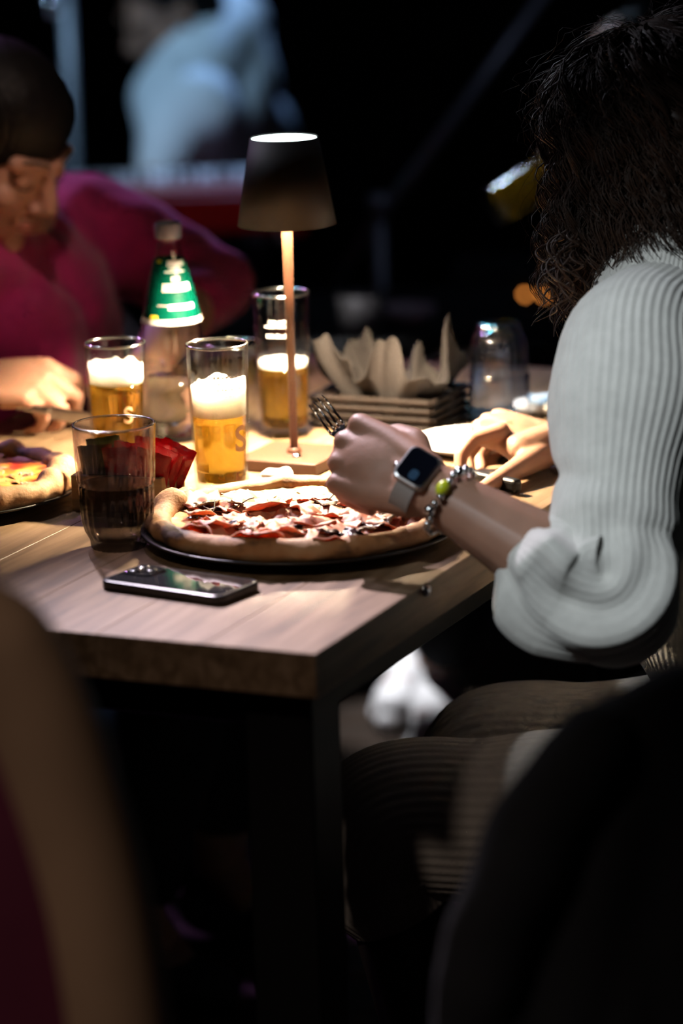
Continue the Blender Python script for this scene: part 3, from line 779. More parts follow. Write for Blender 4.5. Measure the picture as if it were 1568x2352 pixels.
# ------------------------------------------------------------------ crumpled napkin, white plate, basket with paper
def crumple(name, c, sx, sy, sz, mat, label, cat, seed):
    me = blob_mesh(name, [ell((0, 0, sz * 0.45), (sx, sy, sz * 0.5)), ell((sx * 0.4, sy * 0.1, sz * 0.6), (sx * 0.5, sy * 0.7, sz * 0.4)), ell((-sx * 0.45, -sy * .1, sz * 0.4), (sx * 0.5, sy * 0.7, sz * 0.38))], 0.0016, 3,
                   lambda p: 0.0022 * noise.noise(p * 110 + Vector((seed, 0, 0))))
    lo = min(v.co.z for v in me.vertices)
    for v in me.vertices: v.co.z -= lo
    o = link(name, me, mat); o.location = c; return tag(o, label, cat)
p = WZ(636, 1104, TZ)
crumple('folded_napkin', (p.x, p.y, TZ), 0.019, 0.012, 0.014, M_napkin, 'small white folded napkin lying before the lamp base', 'napkin', 2)
p = WZ(1070, 1042, TZ)
wp = disc_plate('side_plate', p, 0.074, 'white side plate lit by the lamp beyond the watch hand', M_plate_white, 0.012)
wp.location = (p.x + 0.012, p.y + 0.02, TZ)

bk = WZ(890, 1000, TZ)
BK = Vector((bk.x + 0.004, bk.y + 0.075, TZ))
basket = empty('bread_basket', BK, R(-24), 'low dark basket holding crumpled paper behind the fork', 'basket')
BWX, BWY, BWH = 0.155, 0.11, 0.045
link('bottom', box_mesh('bb', BWX - 0.01, BWY - 0.01, 0.006, 0.001, 1), M_basket, basket).location = (0, 0, 0.003)
for r_ in range(4):                       # woven bands
    z = 0.006 + r_ * 0.0105
    for s in (-1, 1):
        v = [( -BWX / 2 + BWX * k / 24, s * (BWY / 2 + 0.0022 * math.sin(math.pi * k + r_ * math.pi) ), z) for k in range(25)]
        tube('band', v, 0.0048, M_basket, basket, 6)
        v = [(s * (BWX / 2 + 0.0022 * math.sin(math.pi * k + r_ * math.pi)), -BWY / 2 + BWY * k / 20, z) for k in range(21)]
        tube('band', v, 0.0048, M_basket, basket, 6)
def paper_mesh():
    n = 46; v, f = [], []
    for i in range(n + 1):
        for j in range(n + 1):
            u, w = 2 * i / n - 1, 2 * j / n - 1
            r = max(abs(u), abs(w)); a = math.atan2(w, u)
            x, y = u * BWX * 0.5 * (1 + 0.30 * max(0, r - 0.6)), w * BWY * 0.5 * (1 + 0.32 * max(0, r - 0.6))
            peaks = 0.06 * max(0, noise.noise(Vector((math.cos(a) * 2.0, math.sin(a) * 2.0, 2.2))) + 0.25) + 0.05 * max(0, noise.noise(Vector((math.cos(a) * 3.4, math.sin(a) * 3.4, 9))))
            z = 0.012 + max(0, r - 0.55) / 0.45 * (0.034 + peaks)
            cr = abs(noise.noise(Vector((x * 17, y * 17, 3)))) * 0.036
            nx_ = 0.03 * noise.noise(Vector((x * 14, y * 14, 12 + z * 12)))
            v.append((x + nx_ * 0.5, y + nx_ * 0.3, z + cr))
    for i in range(n):
        for j in range(n):
            a = i * (n + 1) + j; f.append((a, a + n + 1, a + n + 2, a + 1))
    return mesh('paper', v, f, False)
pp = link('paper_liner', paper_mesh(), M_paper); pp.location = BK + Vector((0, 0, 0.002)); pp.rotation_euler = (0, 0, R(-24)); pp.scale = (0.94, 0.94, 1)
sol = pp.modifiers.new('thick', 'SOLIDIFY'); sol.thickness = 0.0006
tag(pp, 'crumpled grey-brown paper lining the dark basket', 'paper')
p = WZ(1245, 950, TZ)
crumple('paper_napkin', (p.x, p.y, TZ), 0.035, 0.03, 0.022, M_napkin, 'crumpled paper napkin beside the upturned tumbler', 'napkin', 8)

# ------------------------------------------------------------------ people: shared pieces
def frame(o, x, z):                      # matrix with x along, z as near as possible
    x = Vector(x).normalized(); z = Vector(z); z = (z - x * z.dot(x)).normalized(); y = z.cross(x)
    m = Matrix((x, y, z)).transposed().to_4x4(); m.translation = Vector(o); return m
def hand(M, side, flex, thumb, s=1.0, spread=(6, 1, -5, -11)):
    """local: x fingers, y thumb side * side, z back of the hand. flex: 4 x (mcp, pip, dip) in degrees"""
    pr = []
    kn = [(0.086, 0.026), (0.090, 0.006), (0.084, -0.014), (0.074, -0.032)]
    ln = [(0.041, 0.025, 0.020), (0.045, 0.028, 0.021), (0.041, 0.026, 0.020), (0.033, 0.019, 0.018)]
    rd = [(0.0100, 0.0088, 0.0078, 0.0066), (0.0102, 0.0090, 0.0080, 0.0068), (0.0097, 0.0085, 0.0076, 0.0064), (0.0088, 0.0075, 0.0066, 0.0057)]
    def T(x, y, z): return M @ Vector((x * s, y * side * s, z * s))
    tips = []
    for (kx, ky), l3, r4, fx, sp in zip(kn, ln, rd, flex, spread):
        pr.append(cap((T(0.0, ky * 0.55, -0.002), 0.0165 * s), (T(kx * 0.6, ky * 0.9, -0.003), 0.0140 * s), (T(kx, ky, -0.001), 0.0112 * s)))
        a = 0; p = Vector((kx, ky, -0.001)); ch = [(T(*p), r4[0] * s)]
        for l, fa, r in zip(l3, fx, r4[1:]):
            a += R(fa)
            p = p + Vector((math.cos(a) * math.cos(R(sp)), math.sin(R(sp)) * max(0.2, math.cos(a)), -math.sin(a))) * l
            ch.append((T(*p), r * s))
        tips.append((T(*p), a)); pr.append(('c', ch))
    pr.append(cap(*[(T(*q), r * s) for q, r in zip([(0.012, 0.014, -0.006)] + list(thumb), (0.016, 0.0145, 0.0105, 0.0092, 0.0075))]))
    pr.append(ell(T(0.047, -0.002, -0.001), (0.050 * s, 0.037 * s, 0.0145 * s), M.to_3x3().normalized()))
    pr.append(cap((T(0.02, -0.012, -0.008), 0.015 * s), (T(0.055, -0.024, -0.008), 0.013 * s)))
    pr.append(cap((T(0.015, 0.01, -0.01), 0.014 * s), (T(0.05, 0.022, -0.010), 0.0135 * s)))
    return pr, [T(*q) for q in thumb], tips
def head_prims(M, s=1.0):
    q = M.to_3x3().normalized()
    def P_(x, y, z): return M @ Vector((x * s, y * s, z * s))
    def E_(c, r): return ell(P_(*c), tuple(k * s for k in r), q)
    out = [E_((0, -0.015, 0.035), (0.072, 0.092, 0.078)), E_((0, 0.028, -0.018), (0.058, 0.058, 0.076)), E_((0, 0.030, -0.072), (0.046, 0.048, 0.040)), E_((0, 0.068, -0.100), (0.020, 0.017, 0.017)),
           cap((P_(0, 0.082, 0.016), 0.0085 * s), (P_(0, 0.105, -0.026), 0.0115 * s)), E_((0, 0.100, -0.030), (0.013, 0.011, 0.010))]
    for x in (-1, 1):
        out += [cap((P_(x * 0.048, 0.066, 0.026), 0.011 * s), (P_(x * 0.012, 0.080, 0.022), 0.011 * s)), E_((x * 0.036, 0.060, -0.026), (0.022, 0.020, 0.020)),
                E_((x * 0.031, 0.072, 0.004), (0.0165, 0.0125, 0.0125)), E_((x * 0.012, 0.092, -0.034), (0.008, 0.010, 0.007)),
                E_((x * 0.074, -0.005, -0.005), (0.009, 0.019, 0.030)), E_((x * 0.045, 0.015, -0.062), (0.018, 0.03, 0.03))]
    out += [cap((P_(-0.020, 0.078, -0.061), 0.005 * s), (P_(0, 0.088, -0.057), 0.0075 * s), (P_(0.020, 0.078, -0.061), 0.005 * s)),
            cap((P_(-0.017, 0.077, -0.067), 0.005 * s), (P_(0, 0.086, -0.071), 0.0080 * s), (P_(0.017, 0.077, -0.067), 0.005 * s))]
    return out
def head_matrix(c, face, tilt=0.0, roll=0.0):
    y = Vector(face).normalized(); x = y.cross(Vector((0, 0, 1))).normalized(); z = x.cross(y)
    m = Matrix((x, y, z)).transposed().to_4x4()
    m = m @ Matrix.Rotation(roll, 4, 'Y'); m.translation = Vector(c); return m
def face_parts(M, person, s=1.0):
    def P_(x, y, z): return M @ Vector((x * s, y * s, z * s))
    for x in (-1, 1):
        tube('eyebrow', [P_(x * 0.052, 0.0705, 0.030), P_(x * 0.035, 0.0835, 0.036), P_(x * 0.014, 0.0905, 0.031)], [0.0010, 0.0020, 0.0018], M_brow, person, 8, True)
        tube('eyelashes', [P_(x * 0.048, 0.0735, -0.001), P_(x * 0.041, 0.0815, -0.0045), P_(x * 0.033, 0.0850, -0.005), P_(x * 0.025, 0.0840, -0.0045), P_(x * 0.017, 0.0805, -0.003)], [0.0007, 0.0011, 0.0012, 0.0011, 0.0007], M_brow, person, 6, True)
    v1 = tube_data([P_(-0.024, 0.0765, -0.0625), P_(-0.010, 0.0905, -0.0590), P_(0, 0.0935, -0.0600), P_(0.010, 0.0905, -0.0590), P_(0.024, 0.0765, -0.0625)], [0.001, 0.0032, 0.0036, 0.0032, 0.001], 8)
    v2 = tube_data([P_(-0.021, 0.0765, -0.0655), P_(-0.008, 0.0905, -0.0700), P_(0.008, 0.0905, -0.0700), P_(0.021, 0.0765, -0.0655)], [0.001, 0.0038, 0.0038, 0.001], 8)
    v, f = merge([v1, v2]); link('lips', mesh('lips', v, f), M_lips, person, True)

def loft_tube(path, radii, nring, seg, ribs, rib_amp, fold=None, start=None, flat=None):
    """knitted tube: path points, radii, lengthwise ribs as real relief"""
    pts = catmull(path, nring); T = frames(pts)
    m = len(radii) - 1
    def rad(t):
        x = t * m; i = min(int(x), m - 1); u = x - i; u = u * u * (3 - 2 * u)
        return radii[i] + (radii[i + 1] - radii[i]) * u
    n = Vector(start) if start else Vector((0, 0, 1))
    v, f = [], []
    for i, p in enumerate(pts):
        n = (n - T[i] * n.dot(T[i])).normalized(); b = T[i].cross(n); t_ = i / (nring - 1)
        r = rad(t_)
        for k in range(seg):
            a = 2 * math.pi * k / seg
            rr = r + (rib_amp(t_) if callable(rib_amp) else rib_amp) * math.cos(a * ribs)
            if fold: rr += fold(t_, a, p)
            v.append(p + (n * math.cos(a) + b * math.sin(a)) * rr)
    for i in range(nring - 1):
        for k in range(seg):
            a, c = i * seg + k, i * seg + (k + 1) % seg
            f.append((a, c, c + seg, a + seg))
    return v, f

# ------------------------------------------------------------------ woman in the cream sweater
face_dir = (nv + Vector((0, 0, -0.35)) - dv * 0.05).normalized()
HC = W(1522, 315, 3.66)
SL = W(1455, 765, 3.46); EL = W(1380, 1362, 3.30); WL = W(962, 1108, 3.375)
SR = SL + dv * 0.33 + Vector((0, 0, 0.005)); ER = Vector((0.455, 3.73, 0.76)); WR_ = W(1282, 1022, 3.83)
NB = (SL + SR) / 2 + Vector((0.0, 0.0, 0.045)) + nv * 0.01
HIP = Vector((0.45, 3.53, 0.475))
woman = empty('person', (0.42, 3.55, 0.0), 0, 'seated person in a ribbed cream sweater with dark curly hair, cutting the pizza', 'person')
MH = head_matrix(HC, face_dir)
LF = frame(WL, W(800, 1035, 3.43) - WL, Vector((0.05, -0.92, 0.38)))
lh, lthumb, ltips = hand(LF, -1, [(62, 78, 45), (72, 82, 45), (76, 84, 45), (78, 84, 45)], [(0.035, 0.034, -0.016), (0.066, 0.040, -0.034), (0.090, 0.030, -0.044), (0.104, 0.020, -0.050)], 1.12)
RFm = frame(WR_, W(1128, 982, 3.84) - WR_, Vector((0.15, -0.25, 1.0)))
rh, rthumb, rtips = hand(RFm, 1, [(34, 42, 26), (44, 50, 30), (52, 56, 35), (58, 60, 35)], [(0.036, 0.036, -0.020), (0.070, 0.046, -0.038), (0.098, 0.044, -0.054), (0.118, 0.038, -0.062)], 1.0)
rh = rh[:]
_ch = lambda pts, rs: ('c', [(W(*p), r) for p, r in zip(pts, rs)])
rh = [q for q in [rh[0], rh[2], rh[4], rh[6], rh[9], rh[10]]]
rh += [ _ch([(1150, 990, 3.81), (1088, 1008, 3.80), (1058, 1046, 3.79), (1057, 1084, 3.78)], (0.0108, 0.0092, 0.0082, 0.0068)),
        _ch([(1160, 985, 3.835), (1100, 1008, 3.84), (1072, 1050, 3.835), (1080, 1086, 3.82)], (0.0108, 0.0092, 0.0082, 0.0068)),
        _ch([(1180, 990, 3.855), (1128, 1012, 3.87), (1098, 1050, 3.865), (1104, 1080, 3.845)], (0.0104, 0.0090, 0.0080, 0.0066)),
        _ch([(1200, 1000, 3.87), (1160, 1020, 3.885), (1128, 1052, 3.88), (1126, 1076, 3.865)], (0.0098, 0.0084, 0.0074, 0.0062)),
        _ch([(1258, 1018, 3.825), (1195, 1032, 3.80), (1165, 1020, 3.81)], (0.023, 0.018, 0.014)),
        _ch([(1262, 1034, 3.82), (1222, 1056, 3.785), (1172, 1084, 3.745), (1134, 1108, 3.72), (1108, 1124, 3.705)], (0.018, 0.0155, 0.0112, 0.0102, 0.0085))]
rthumb = [W(1222, 1056, 3.785), W(1172, 1084, 3.745), W(1134, 1108, 3.72), W(1108, 1124, 3.705)]
HL = HIP - dv * 0.09; HRr = HIP + dv * 0.09
KL = W(880, 1898, 3.42); KR = Vector((0.155, 3.71, 0.445))
AL = Vector((KL.x + 0.075, KL.y + 0.01, 0.09)); AR = Vector((KR.x + 0.12, KR.y + 0.02, 0.09))
def lerp(a, b, t): return Vector(a) * (1 - t) + Vector(b) * t
body = head_prims(MH) + lh + rh
chest = NB + Vector((0.01, 0, -0.16))
body += [cap((HC + Vector((0.02, 0, -0.06)), 0.050), (NB + Vector((0, 0, 0.01)), 0.052)), cap((NB, 0.055), (chest, 0.095), (lerp(chest, HIP, 0.6), 0.088), (HIP, 0.10)),
         cap((NB + Vector((0, 0, -0.02)), 0.045), (SL, 0.045), (EL, 0.038)), cap((NB + Vector((0, 0, -0.02)), 0.045), (SR, 0.045), (ER, 0.038)),
         cap((EL, 0.038), (lerp(EL, WL, 0.35), 0.043), (lerp(EL, WL, 0.75), 0.032), (WL, 0.0265)), cap((ER, 0.038), (lerp(ER, WR_, 0.4), 0.038), (lerp(ER, WR_, 0.8), 0.028), (WR_, 0.0245)),
         cap((HIP, 0.095), (HL, 0.07), (KL, 0.05), (lerp(KL, AL, 0.35), 0.045), (AL, 0.032)), cap((HIP, 0.095), (HRr, 0.07), (KR, 0.05), (lerp(KR, AR, 0.35), 0.045), (AR, 0.032)),
         cap((AL, 0.032), (AL + nv * 0.10 + Vector((0, 0, -0.045)), 0.025)), cap((AR, 0.032), (AR + nv * 0.10 + Vector((0, 0, -0.045)), 0.025))]
blob('body', body, 0.0026, M_skin, woman, 5)
face_parts(MH, woman)
def nail(tip, along, out, person, s=1.0):
    al = Vector(along).normalized(); ou = Vector(out); ou = (ou - al * ou.dot(al)).normalized(); sd = al.cross(ou)
    q = Matrix((al, sd, ou)).transposed()
    iv, if_ = ico()
    v = [Vector(tip) + q @ Vector((c.x * 0.0068 * s, c.y * 0.0052 * s, c.z * 0.0014 * s)) for c in iv]
    link('fingernail', mesh('fingernail', v, if_), M_nail, person, True)
td = rthumb[3] - rthumb[2]
nail(rthumb[3] + Vector((-0.001, -0.0062, 0.0035)), td, Vector((0, -0.9, 0.5)), woman, 1.15)

# trousers: ribbed legs
def trouser(hip, knee, ank):
    path = [hip + Vector((0.03, 0, 0)), lerp(hip, knee, 0.35), lerp(hip, knee, 0.72), lerp(hip, knee, 0.97) + Vector((0.0, 0, 0.004)), lerp(knee, ank, 0.12) + Vector((-0.012, 0, 0)), lerp(knee, ank, 0.24)]
    fold = lambda t, a, p: 0.004 * noise.noise(p * 14) + 0.003 * math.sin(t * 60 + 2 * math.sin(a)) * max(0, 1 - abs(t - 0.78) * 7)
    v, f = loft_tube(path, [0.095, 0.092, 0.086, 0.080, 0.076, 0.062], 90, 288, 48, 0.0006, fold)
    f.append(tuple(range(89 * 288, 90 * 288)))
    return v, f
v, f = merge([trouser(HL, KL, AL), trouser(HRr, KR, AR)])
link('trousers', mesh('trousers', v, f), M_cord, woman, True)
for kk, an in ((KL, AL), (KR, AR)):
    bt_ = [cap((lerp(kk, an, 0.30), 0.056), (lerp(kk, an, 0.7), 0.050), (an + Vector((0, 0, -0.02)), 0.045)), cap((an + Vector((0.02, 0, -0.055)), 0.034), (an + nv * 0.13 + Vector((0, 0, -0.055)), 0.030))]
    blob('boot', bt_, 0.005, M_boot, woman, 4)

# sweater: torso + two sleeves, ribs as relief
def sweater():
    out = []
    rings = [(0.575, HIP + nv * 0.00, 0.150, 0.118), (0.62, HIP + nv * 0.01, 0.172, 0.132), (0.70, lerp(HIP, NB, 0.32), 0.175, 0.130), (0.80, lerp(HIP, NB, 0.52), 0.178, 0.128), (0.90, lerp(HIP, NB, 0.72), 0.178, 0.124),
             (0.965, lerp(HIP, NB, 0.86), 0.165, 0.108), (1.0, lerp(HIP, NB, 0.94), 0.125, 0.088), (1.025, NB, 0.085, 0.074), (1.045, NB, 0.070, 0.066), (1.075, NB + nv * 0.008, 0.064, 0.062), (1.085, NB + nv * 0.010, 0.058, 0.056)]
    nr, seg, ribs = 110, 600, 100
    ctr = catmull([Vector((c.x, c.y, z)) for z, c, a, b in rings], nr)
    wa = catmull([Vector((a, b, 0)) for z, c, a, b in rings], nr)
    v, f = [], []
    for i in range(nr):
        t_ = i / (nr - 1)
        for k in range(seg):
            a = 2 * math.pi * k / seg
            q = 1 + 0.0
            rr = 0.0006 * math.cos(a * ribs)
            p = ctr[i] + dv * math.cos(a) * (wa[i].x + rr) + nv * math.sin(a) * (wa[i].y + rr)
            fo = 0.008 * noise.noise(Vector((p.x * 9, p.y * 9, p.z * 16))) + 0.005 * math.sin(p.z * 95 + 3 * math.cos(a)) * max(0, 1 - abs(p.z - 0.68) * 9)
            p += (dv * math.cos(a) + nv * math.sin(a)) * fo
            v.append(p)
    for i in range(nr - 1):
        for k in range(seg):
            a, c = i * seg + k, i * seg + (k + 1) % seg
            f.append((a, c, c + seg, a + seg))
    out.append((v, f))
    # near sleeve, pushed up to the forearm
    cuff = lerp(EL, WL, 0.46)
    pathL = [NB + Vector((0.01, 0, -0.055)), lerp(NB, SL, 0.55) + Vector((0, 0, -0.028)), SL + Vector((0.0, -0.002, -0.018)), lerp(SL, EL, 0.28) + Vector((0.006, 0, 0)), lerp(SL, EL, 0.55) + Vector((0.006, 0, 0)), lerp(SL, EL, 0.8) + Vector((0.008, 0, 0)), EL + Vector((0.012, 0, -0.004)), lerp(EL, WL, 0.16) + Vector((0.0, 0, -0.014)), lerp(EL, WL, 0.32) + Vector((0, 0, -0.006)), cuff]
    sst = lambda x, a, b: (lambda u: u * u * (3 - 2 * u))(max(0.0, min(1.0, (x - a) / (b - a))))
    def foldL(t, a, p):
        k = sst(t, 0.50, 0.68) * (1 - sst(t, 0.90, 1.0))
        e = 0.007 * noise.noise(p * 12)
        e += k * (0.009 * math.sin(a * 4 + t * 9 + 1.6 * noise.noise(p * 9)) + 0.0045 * math.sin(a * 9 - t * 13) + 0.006 * noise.noise(p * 30))
        e -= 0.009 * math.exp(-((t - 0.47 - 0.035 * math.cos(a + 0.6)) / 0.018) ** 2) * (0.5 + 0.5 * math.cos(a - 2.2))
        e += 0.004 * math.sin(t * 60 + 2 * math.cos(a)) * math.exp(-((t - 0.58) / 0.06) ** 2)
        return e
    ribL = lambda t: 0.0006 * (1 - 0.6 * sst(t, 0.5, 0.65))
    out.append(loft_tube(pathL, [0.055, 0.065, 0.076, 0.078, 0.073, 0.069, 0.068, 0.066, 0.060, 0.039], 200, 364, 52, ribL, foldL, (0, 0, 1)))
    cl = lerp(EL, WL, 0.44)
    cufR = lerp(ER, WR_, 0.72)
    pathR = [NB + Vector((0.01, 0, -0.055)), lerp(NB, SR, 0.55) + Vector((0, 0, -0.028)), SR + Vector((0, 0, -0.018)), lerp(SR, ER, 0.35), lerp(SR, ER, 0.75), ER, lerp(ER, WR_, 0.3), lerp(ER, WR_, 0.55), cufR]
    out.append(loft_tube(pathR, [0.055, 0.065, 0.074, 0.072, 0.07, 0.068, 0.062, 0.056, 0.042], 120, 312, 52, 0.0007, lambda t, a, p: 0.007 * noise.noise(p * 18), (0, 0, 1)))
    return merge(out)
v, f = sweater()
link('sweater', mesh('sweater', v, f), M_knit, woman, True)

# curly hair
def curls():
    rnd = random.Random(21); parts = []
    q = MH.to_3x3()
    def strand(root, out, L, turns, hr, rad, sides, n, lift, d=None):
        ph = rnd.uniform(0, 6.28); pts = []; rr = []
        w1, w2 = rnd.uniform(-0.03, 0.03), rnd.uniform(-0.012, 0.024)
        if d is not None:
            az = math.atan2(d.y, d.x) if d.z < 0.85 else rnd.uniform(0, 6.28)
            el0 = math.asin(max(-1, min(1, d.z))); el1 = min(el0, R(-6))
            out = (q @ Vector((math.cos(az), math.sin(az), 0))).normalized()
        ho = Vector((out.x, out.y, 0)).normalized(); side = ho.cross(Vector((0, 0, 1)))
        for k in range(n):
            t_ = k / (n - 1)
            if d is not None:
                arc = max(0.0, (el0 - el1) * 0.088); s_ = L * t_ + 0.0
                g = 1 + (lift / 0.085) * min(1, t_ * 4 + 0.25)
                el = max(el1, el0 - s_ / 0.088); hang = max(0.0, s_ - arc)
                c_, sn = math.cos(el), math.sin(el)
                p = MH @ Vector((math.cos(az) * c_ * 0.074 * g, -0.015 + math.sin(az) * c_ * 0.094 * g, 0.035 + sn * 0.080 * g))
                p += ho * (0.004 + w2) * t_ + side * w1 * t_ - Vector((0, 0, hang))
            else:
                p = root + out * (lift * math.sin(min(1, t_ * 2.2) * math.pi / 2)) + ho * w2 * t_ + side * (w1 * t_) - Vector((0, 0, L * t_))
            a = ph + turns * 6.283 * t_; h = hr * min(1, t_ * 4 + 0.15)
            p += side * math.cos(a) * h + ho * math.sin(a) * h * 0.8
            pts.append(p); rr.append(rad * (1 - 0.75 * t_ ** 3) * min(1, 0.4 + t_ * 6))
        parts.append(tube_data(pts, rr, sides, cap=False))
    n_ = 0
    while n_ < 520:
        d = Vector((rnd.gauss(0, 1), rnd.gauss(0, 1), rnd.gauss(0, 1))).normalized()
        if d.z < -0.35: continue
        if d.y > 0.62 and d.z < 0.30: continue           # keep the face free
        n_ += 1
        zlo = 0.985 + rnd.uniform(-0.03, 0.05)
        Lr, tr, hr, lift = rnd.uniform(0.75, 1.0), rnd.uniform(2.2, 4.2), rnd.uniform(0.005, 0.012), rnd.uniform(0.008, 0.034)
        st = rnd.getstate(); seed0 = rnd.random()
        for c_ in range(11):
            rnd.seed(seed0)
            d2 = (d + Vector((random.gauss(0, 0.055), random.gauss(0, 0.055), random.gauss(0, 0.055)))).normalized()
            root = MH @ Vector((d2.x * 0.074, -0.015 + d2.y * 0.094, 0.035 + d2.z * 0.080))
            out = (q @ d2).normalized()
            L = max(0.05, root.z - zlo + 0.05 * max(0, d2.z)) * Lr * random.uniform(0.93, 1.0)
            strand(root, out, L, tr * L / 0.2 + 0.6, hr * random.uniform(0.8, 1.15), random.uniform(0.0005, 0.0011), 3, 28, lift + random.uniform(-0.004, 0.004), d2)
        rnd.setstate(st); rnd.random()
    for i in range(900):                                    # frizz
        d = Vector((rnd.gauss(0, 1), rnd.gauss(0, 1), rnd.gauss(0, 1))).normalized()
        if d.z < -0.2 or (d.y > 0.6 and d.z < 0.3): continue
        root = MH @ Vector((d.x * 0.078, -0.015 + d.y * 0.098, 0.035 + d.z * 0.085)); out = (q @ d).normalized()
        strand(root, out, rnd.uniform(0.02, 0.20), rnd.uniform(1, 4), rnd.uniform(0.006, 0.014), 0.00025, 3, 18, rnd.uniform(0.02, 0.05), d)
    # long loose curls hanging in front of the collar
    for i in range(34):
        root = W(1300 + rnd.uniform(-18, 35), 560 + rnd.uniform(-50, 40), 3.55 + rnd.uniform(0, 0.06))
        strand(root, Vector((-0.6, -0.3, 0.1)).normalized(), rnd.uniform(0.04, 0.10), rnd.uniform(0.8, 1.6), rnd.uniform(0.010, 0.018), rnd.uniform(0.0008, 0.0016), 5, 24, 0.008)
    return merge(parts)
v, f = curls()
hair = blob('hair', [ell(MH @ Vector((0, -0.02, 0.04)), (0.080, 0.099, 0.084), MH.to_3x3()), ell(MH @ Vector((0, -0.06, -0.03)), (0.085, 0.075, 0.09), MH.to_3x3()),
             cap((MH @ Vector((0.05, -0.04, 0)), 0.055), (MH @ Vector((0.055, -0.065, -0.09)), 0.045)), cap((MH @ Vector((-0.05, -0.04, 0)), 0.055), (MH @ Vector((-0.055, -0.065, -0.09)), 0.045)),
             cap((MH @ Vector((-0.065, 0.03, 0.02)), 0.035), (MH @ Vector((-0.072, 0.02, -0.07)), 0.028))], 0.006, M_hair_brown, woman, 4, True, lambda p: 0.006 * noise.noise(p * 40))
link('curls', mesh('curls', v, f), M_hair_brown, hair, True)

# watch on the near wrist
fa = (WL - EL).normalized()
wc = lerp(EL, WL, 1.02) + Vector((0, 0, -0.003))
dors = Vector((0.05, -0.72, 0.62)); dors = (dors - fa * dors.dot(fa)).normalized()
WM = frame(wc + dors * 0.0305, fa, dors)
watch = empty('wristwatch', wc, 0, 'square smart watch with black screen and pale strap on the fork wrist', 'watch')
watch.matrix_world = WM
def slab_at(name, lx, ly, z0, z1, rc, mat, bev, off=(0, 0, 0)):
    o = rounded_slab(name, lx, ly, z0, z1, rc, mat, watch, bev); o.location = off; return o
slab_at('case', 0.036, 0.042, -0.006, 0.0040, 0.009, M_silver, 0.002)
scr = slab_at('screen', 0.031, 0.037, 0.0036, 0.0052, 0.007, M_screen, 0.0006)
dg_ = rounded_slab('lit_dial', 0.009, 0.012, 0.00522, 0.00526, 0.004, M_screen_blue, scr, 0); dg_.location = (-0.002, 0.010, 0)
cr_ = lathe('crown', [(0.0, 0.002), (0.003, 0.002), (0.0034, 0.0), (0.0034, -0.001)], M_silver, watch, 16); cr_.rotation_euler = (0, R(90), 0); cr_.location = (0.0185, 0.008, 0)
v, f = [], []
nseg = 44
for k in range(nseg + 1):
    a = R(38) + (2 * math.pi - R(76)) * k / nseg
    for w_, dr in ((-0.0105, 0), (0.0105, 0), (0.0105, 0.0022), (-0.0105, 0.0022)):
        rr = 0.0305 + dr
        v.append((w_, math.sin(a) * rr * 1.02, -0.0305 + math.cos(a) * rr))
for k in range(nseg):
    for j in range(4):
        a, b = 4 * k + j, 4 * k + (j + 1) % 4
        f.append((a, b, b + 4, a + 4))
link('strap', mesh('strap', v, f, False), M_strap, watch)

# beaded bracelet
bc = lerp(EL, WL, 0.83); rb_ = 0.0365
bm_ = frame(bc, fa + Vector((0.0, 0.12, 0.0)), dors)
brc = empty('bracelet', bc, 0, 'steel bead bracelet with one neon yellow bead below the watch', 'bracelet')
brc.matrix_world = bm_
nbd = 26
iv, if_ = ico()
bead_me = mesh('bead', [c * 0.0040 for c in iv], if_); bead_me.materials.append(M_bead)
bead_y = mesh('bead_y', [Vector((c.x * 0.0062, c.y * 0.0085, c.z * 0.0062)) for c in iv], if_); bead_y.materials.append(M_bead_y)
bead_b = mesh('bead_b', [c * 0.0062 for c in iv], if_); bead_b.materials.append(M_bead)
for k in range(nbd):
    a = 2 * math.pi * k / nbd
    y_, z_ = math.sin(a) * rb_, math.cos(a) * rb_
    o = link('bead', bead_y if k == 1 else (bead_b if k in (24, 4) else bead_me), None, brc)
    o.location = (0.002 * math.sin(k * 2.1), y_, z_); o.rotation_euler = (-a, 0, 0)

# fork in the near hand
FN = W(786, 1004, 3.47); FT = W(733, 936, 3.505)
fdir = (FT - FN).normalized()
FM = frame(FN, Vector((-0.36, 0.62, 0.42)), Vector((-0.30, -0.75, 0.45)))
fork = empty('fork', FN, 0, 'steel fork with tines raised in the near hand', 'fork'); fork.matrix_world = FM @ Matrix.Scale(0.88, 4)
def fork_parts():
    nx = 26; rows = []
    prof = []
    for k in range(nx):
        t_ = k / (nx - 1); x = -0.120 + 0.140 * t_
        w_ = 0.0055 * (1 - t_) + 0.0026 * t_ if t_ < 0.8 else 0.0026 + (t_ - 0.8) / 0.2 * 0.0088
        z = 0.0 + (0.006 * ((t_ - 0.75) / 0.25) ** 2 * -1 if t_ > 0.75 else 0)
        rows.append((x, w_, z))
    v, f = [], []
    for x, w_, z in rows:
        for y_, zz in ((-w_, -0.0009), (w_, -0.0009), (w_, 0.0009), (-w_, 0.0009)): v.append((x, y_, z + zz))
    for k in range(len(rows) - 1):
        for j in range(4):
            a, b = 4 * k + j, 4 * k + (j + 1) % 4; f.append((a, b, b + 4, a + 4))
    f.append((3, 2, 1, 0)); n = 4 * (len(rows) - 1); f.append((n, n + 1, n + 2, n + 3))
    link('handle', mesh('handle', v, f, False), M_chrome, fork)
    for j in range(4):
        y_ = -0.0096 + 0.0064 * j
        pts = [(0.018, y_ * 0.95, -0.0056), (0.030, y_, -0.0062), (0.045, y_, -0.004), (0.058, y_, 0.002), (0.064, y_, 0.006)]
        tube('tine', pts, [0.0020, 0.0019, 0.0017, 0.0014, 0.0007], M_chrome, fork, 8)
fork_parts()

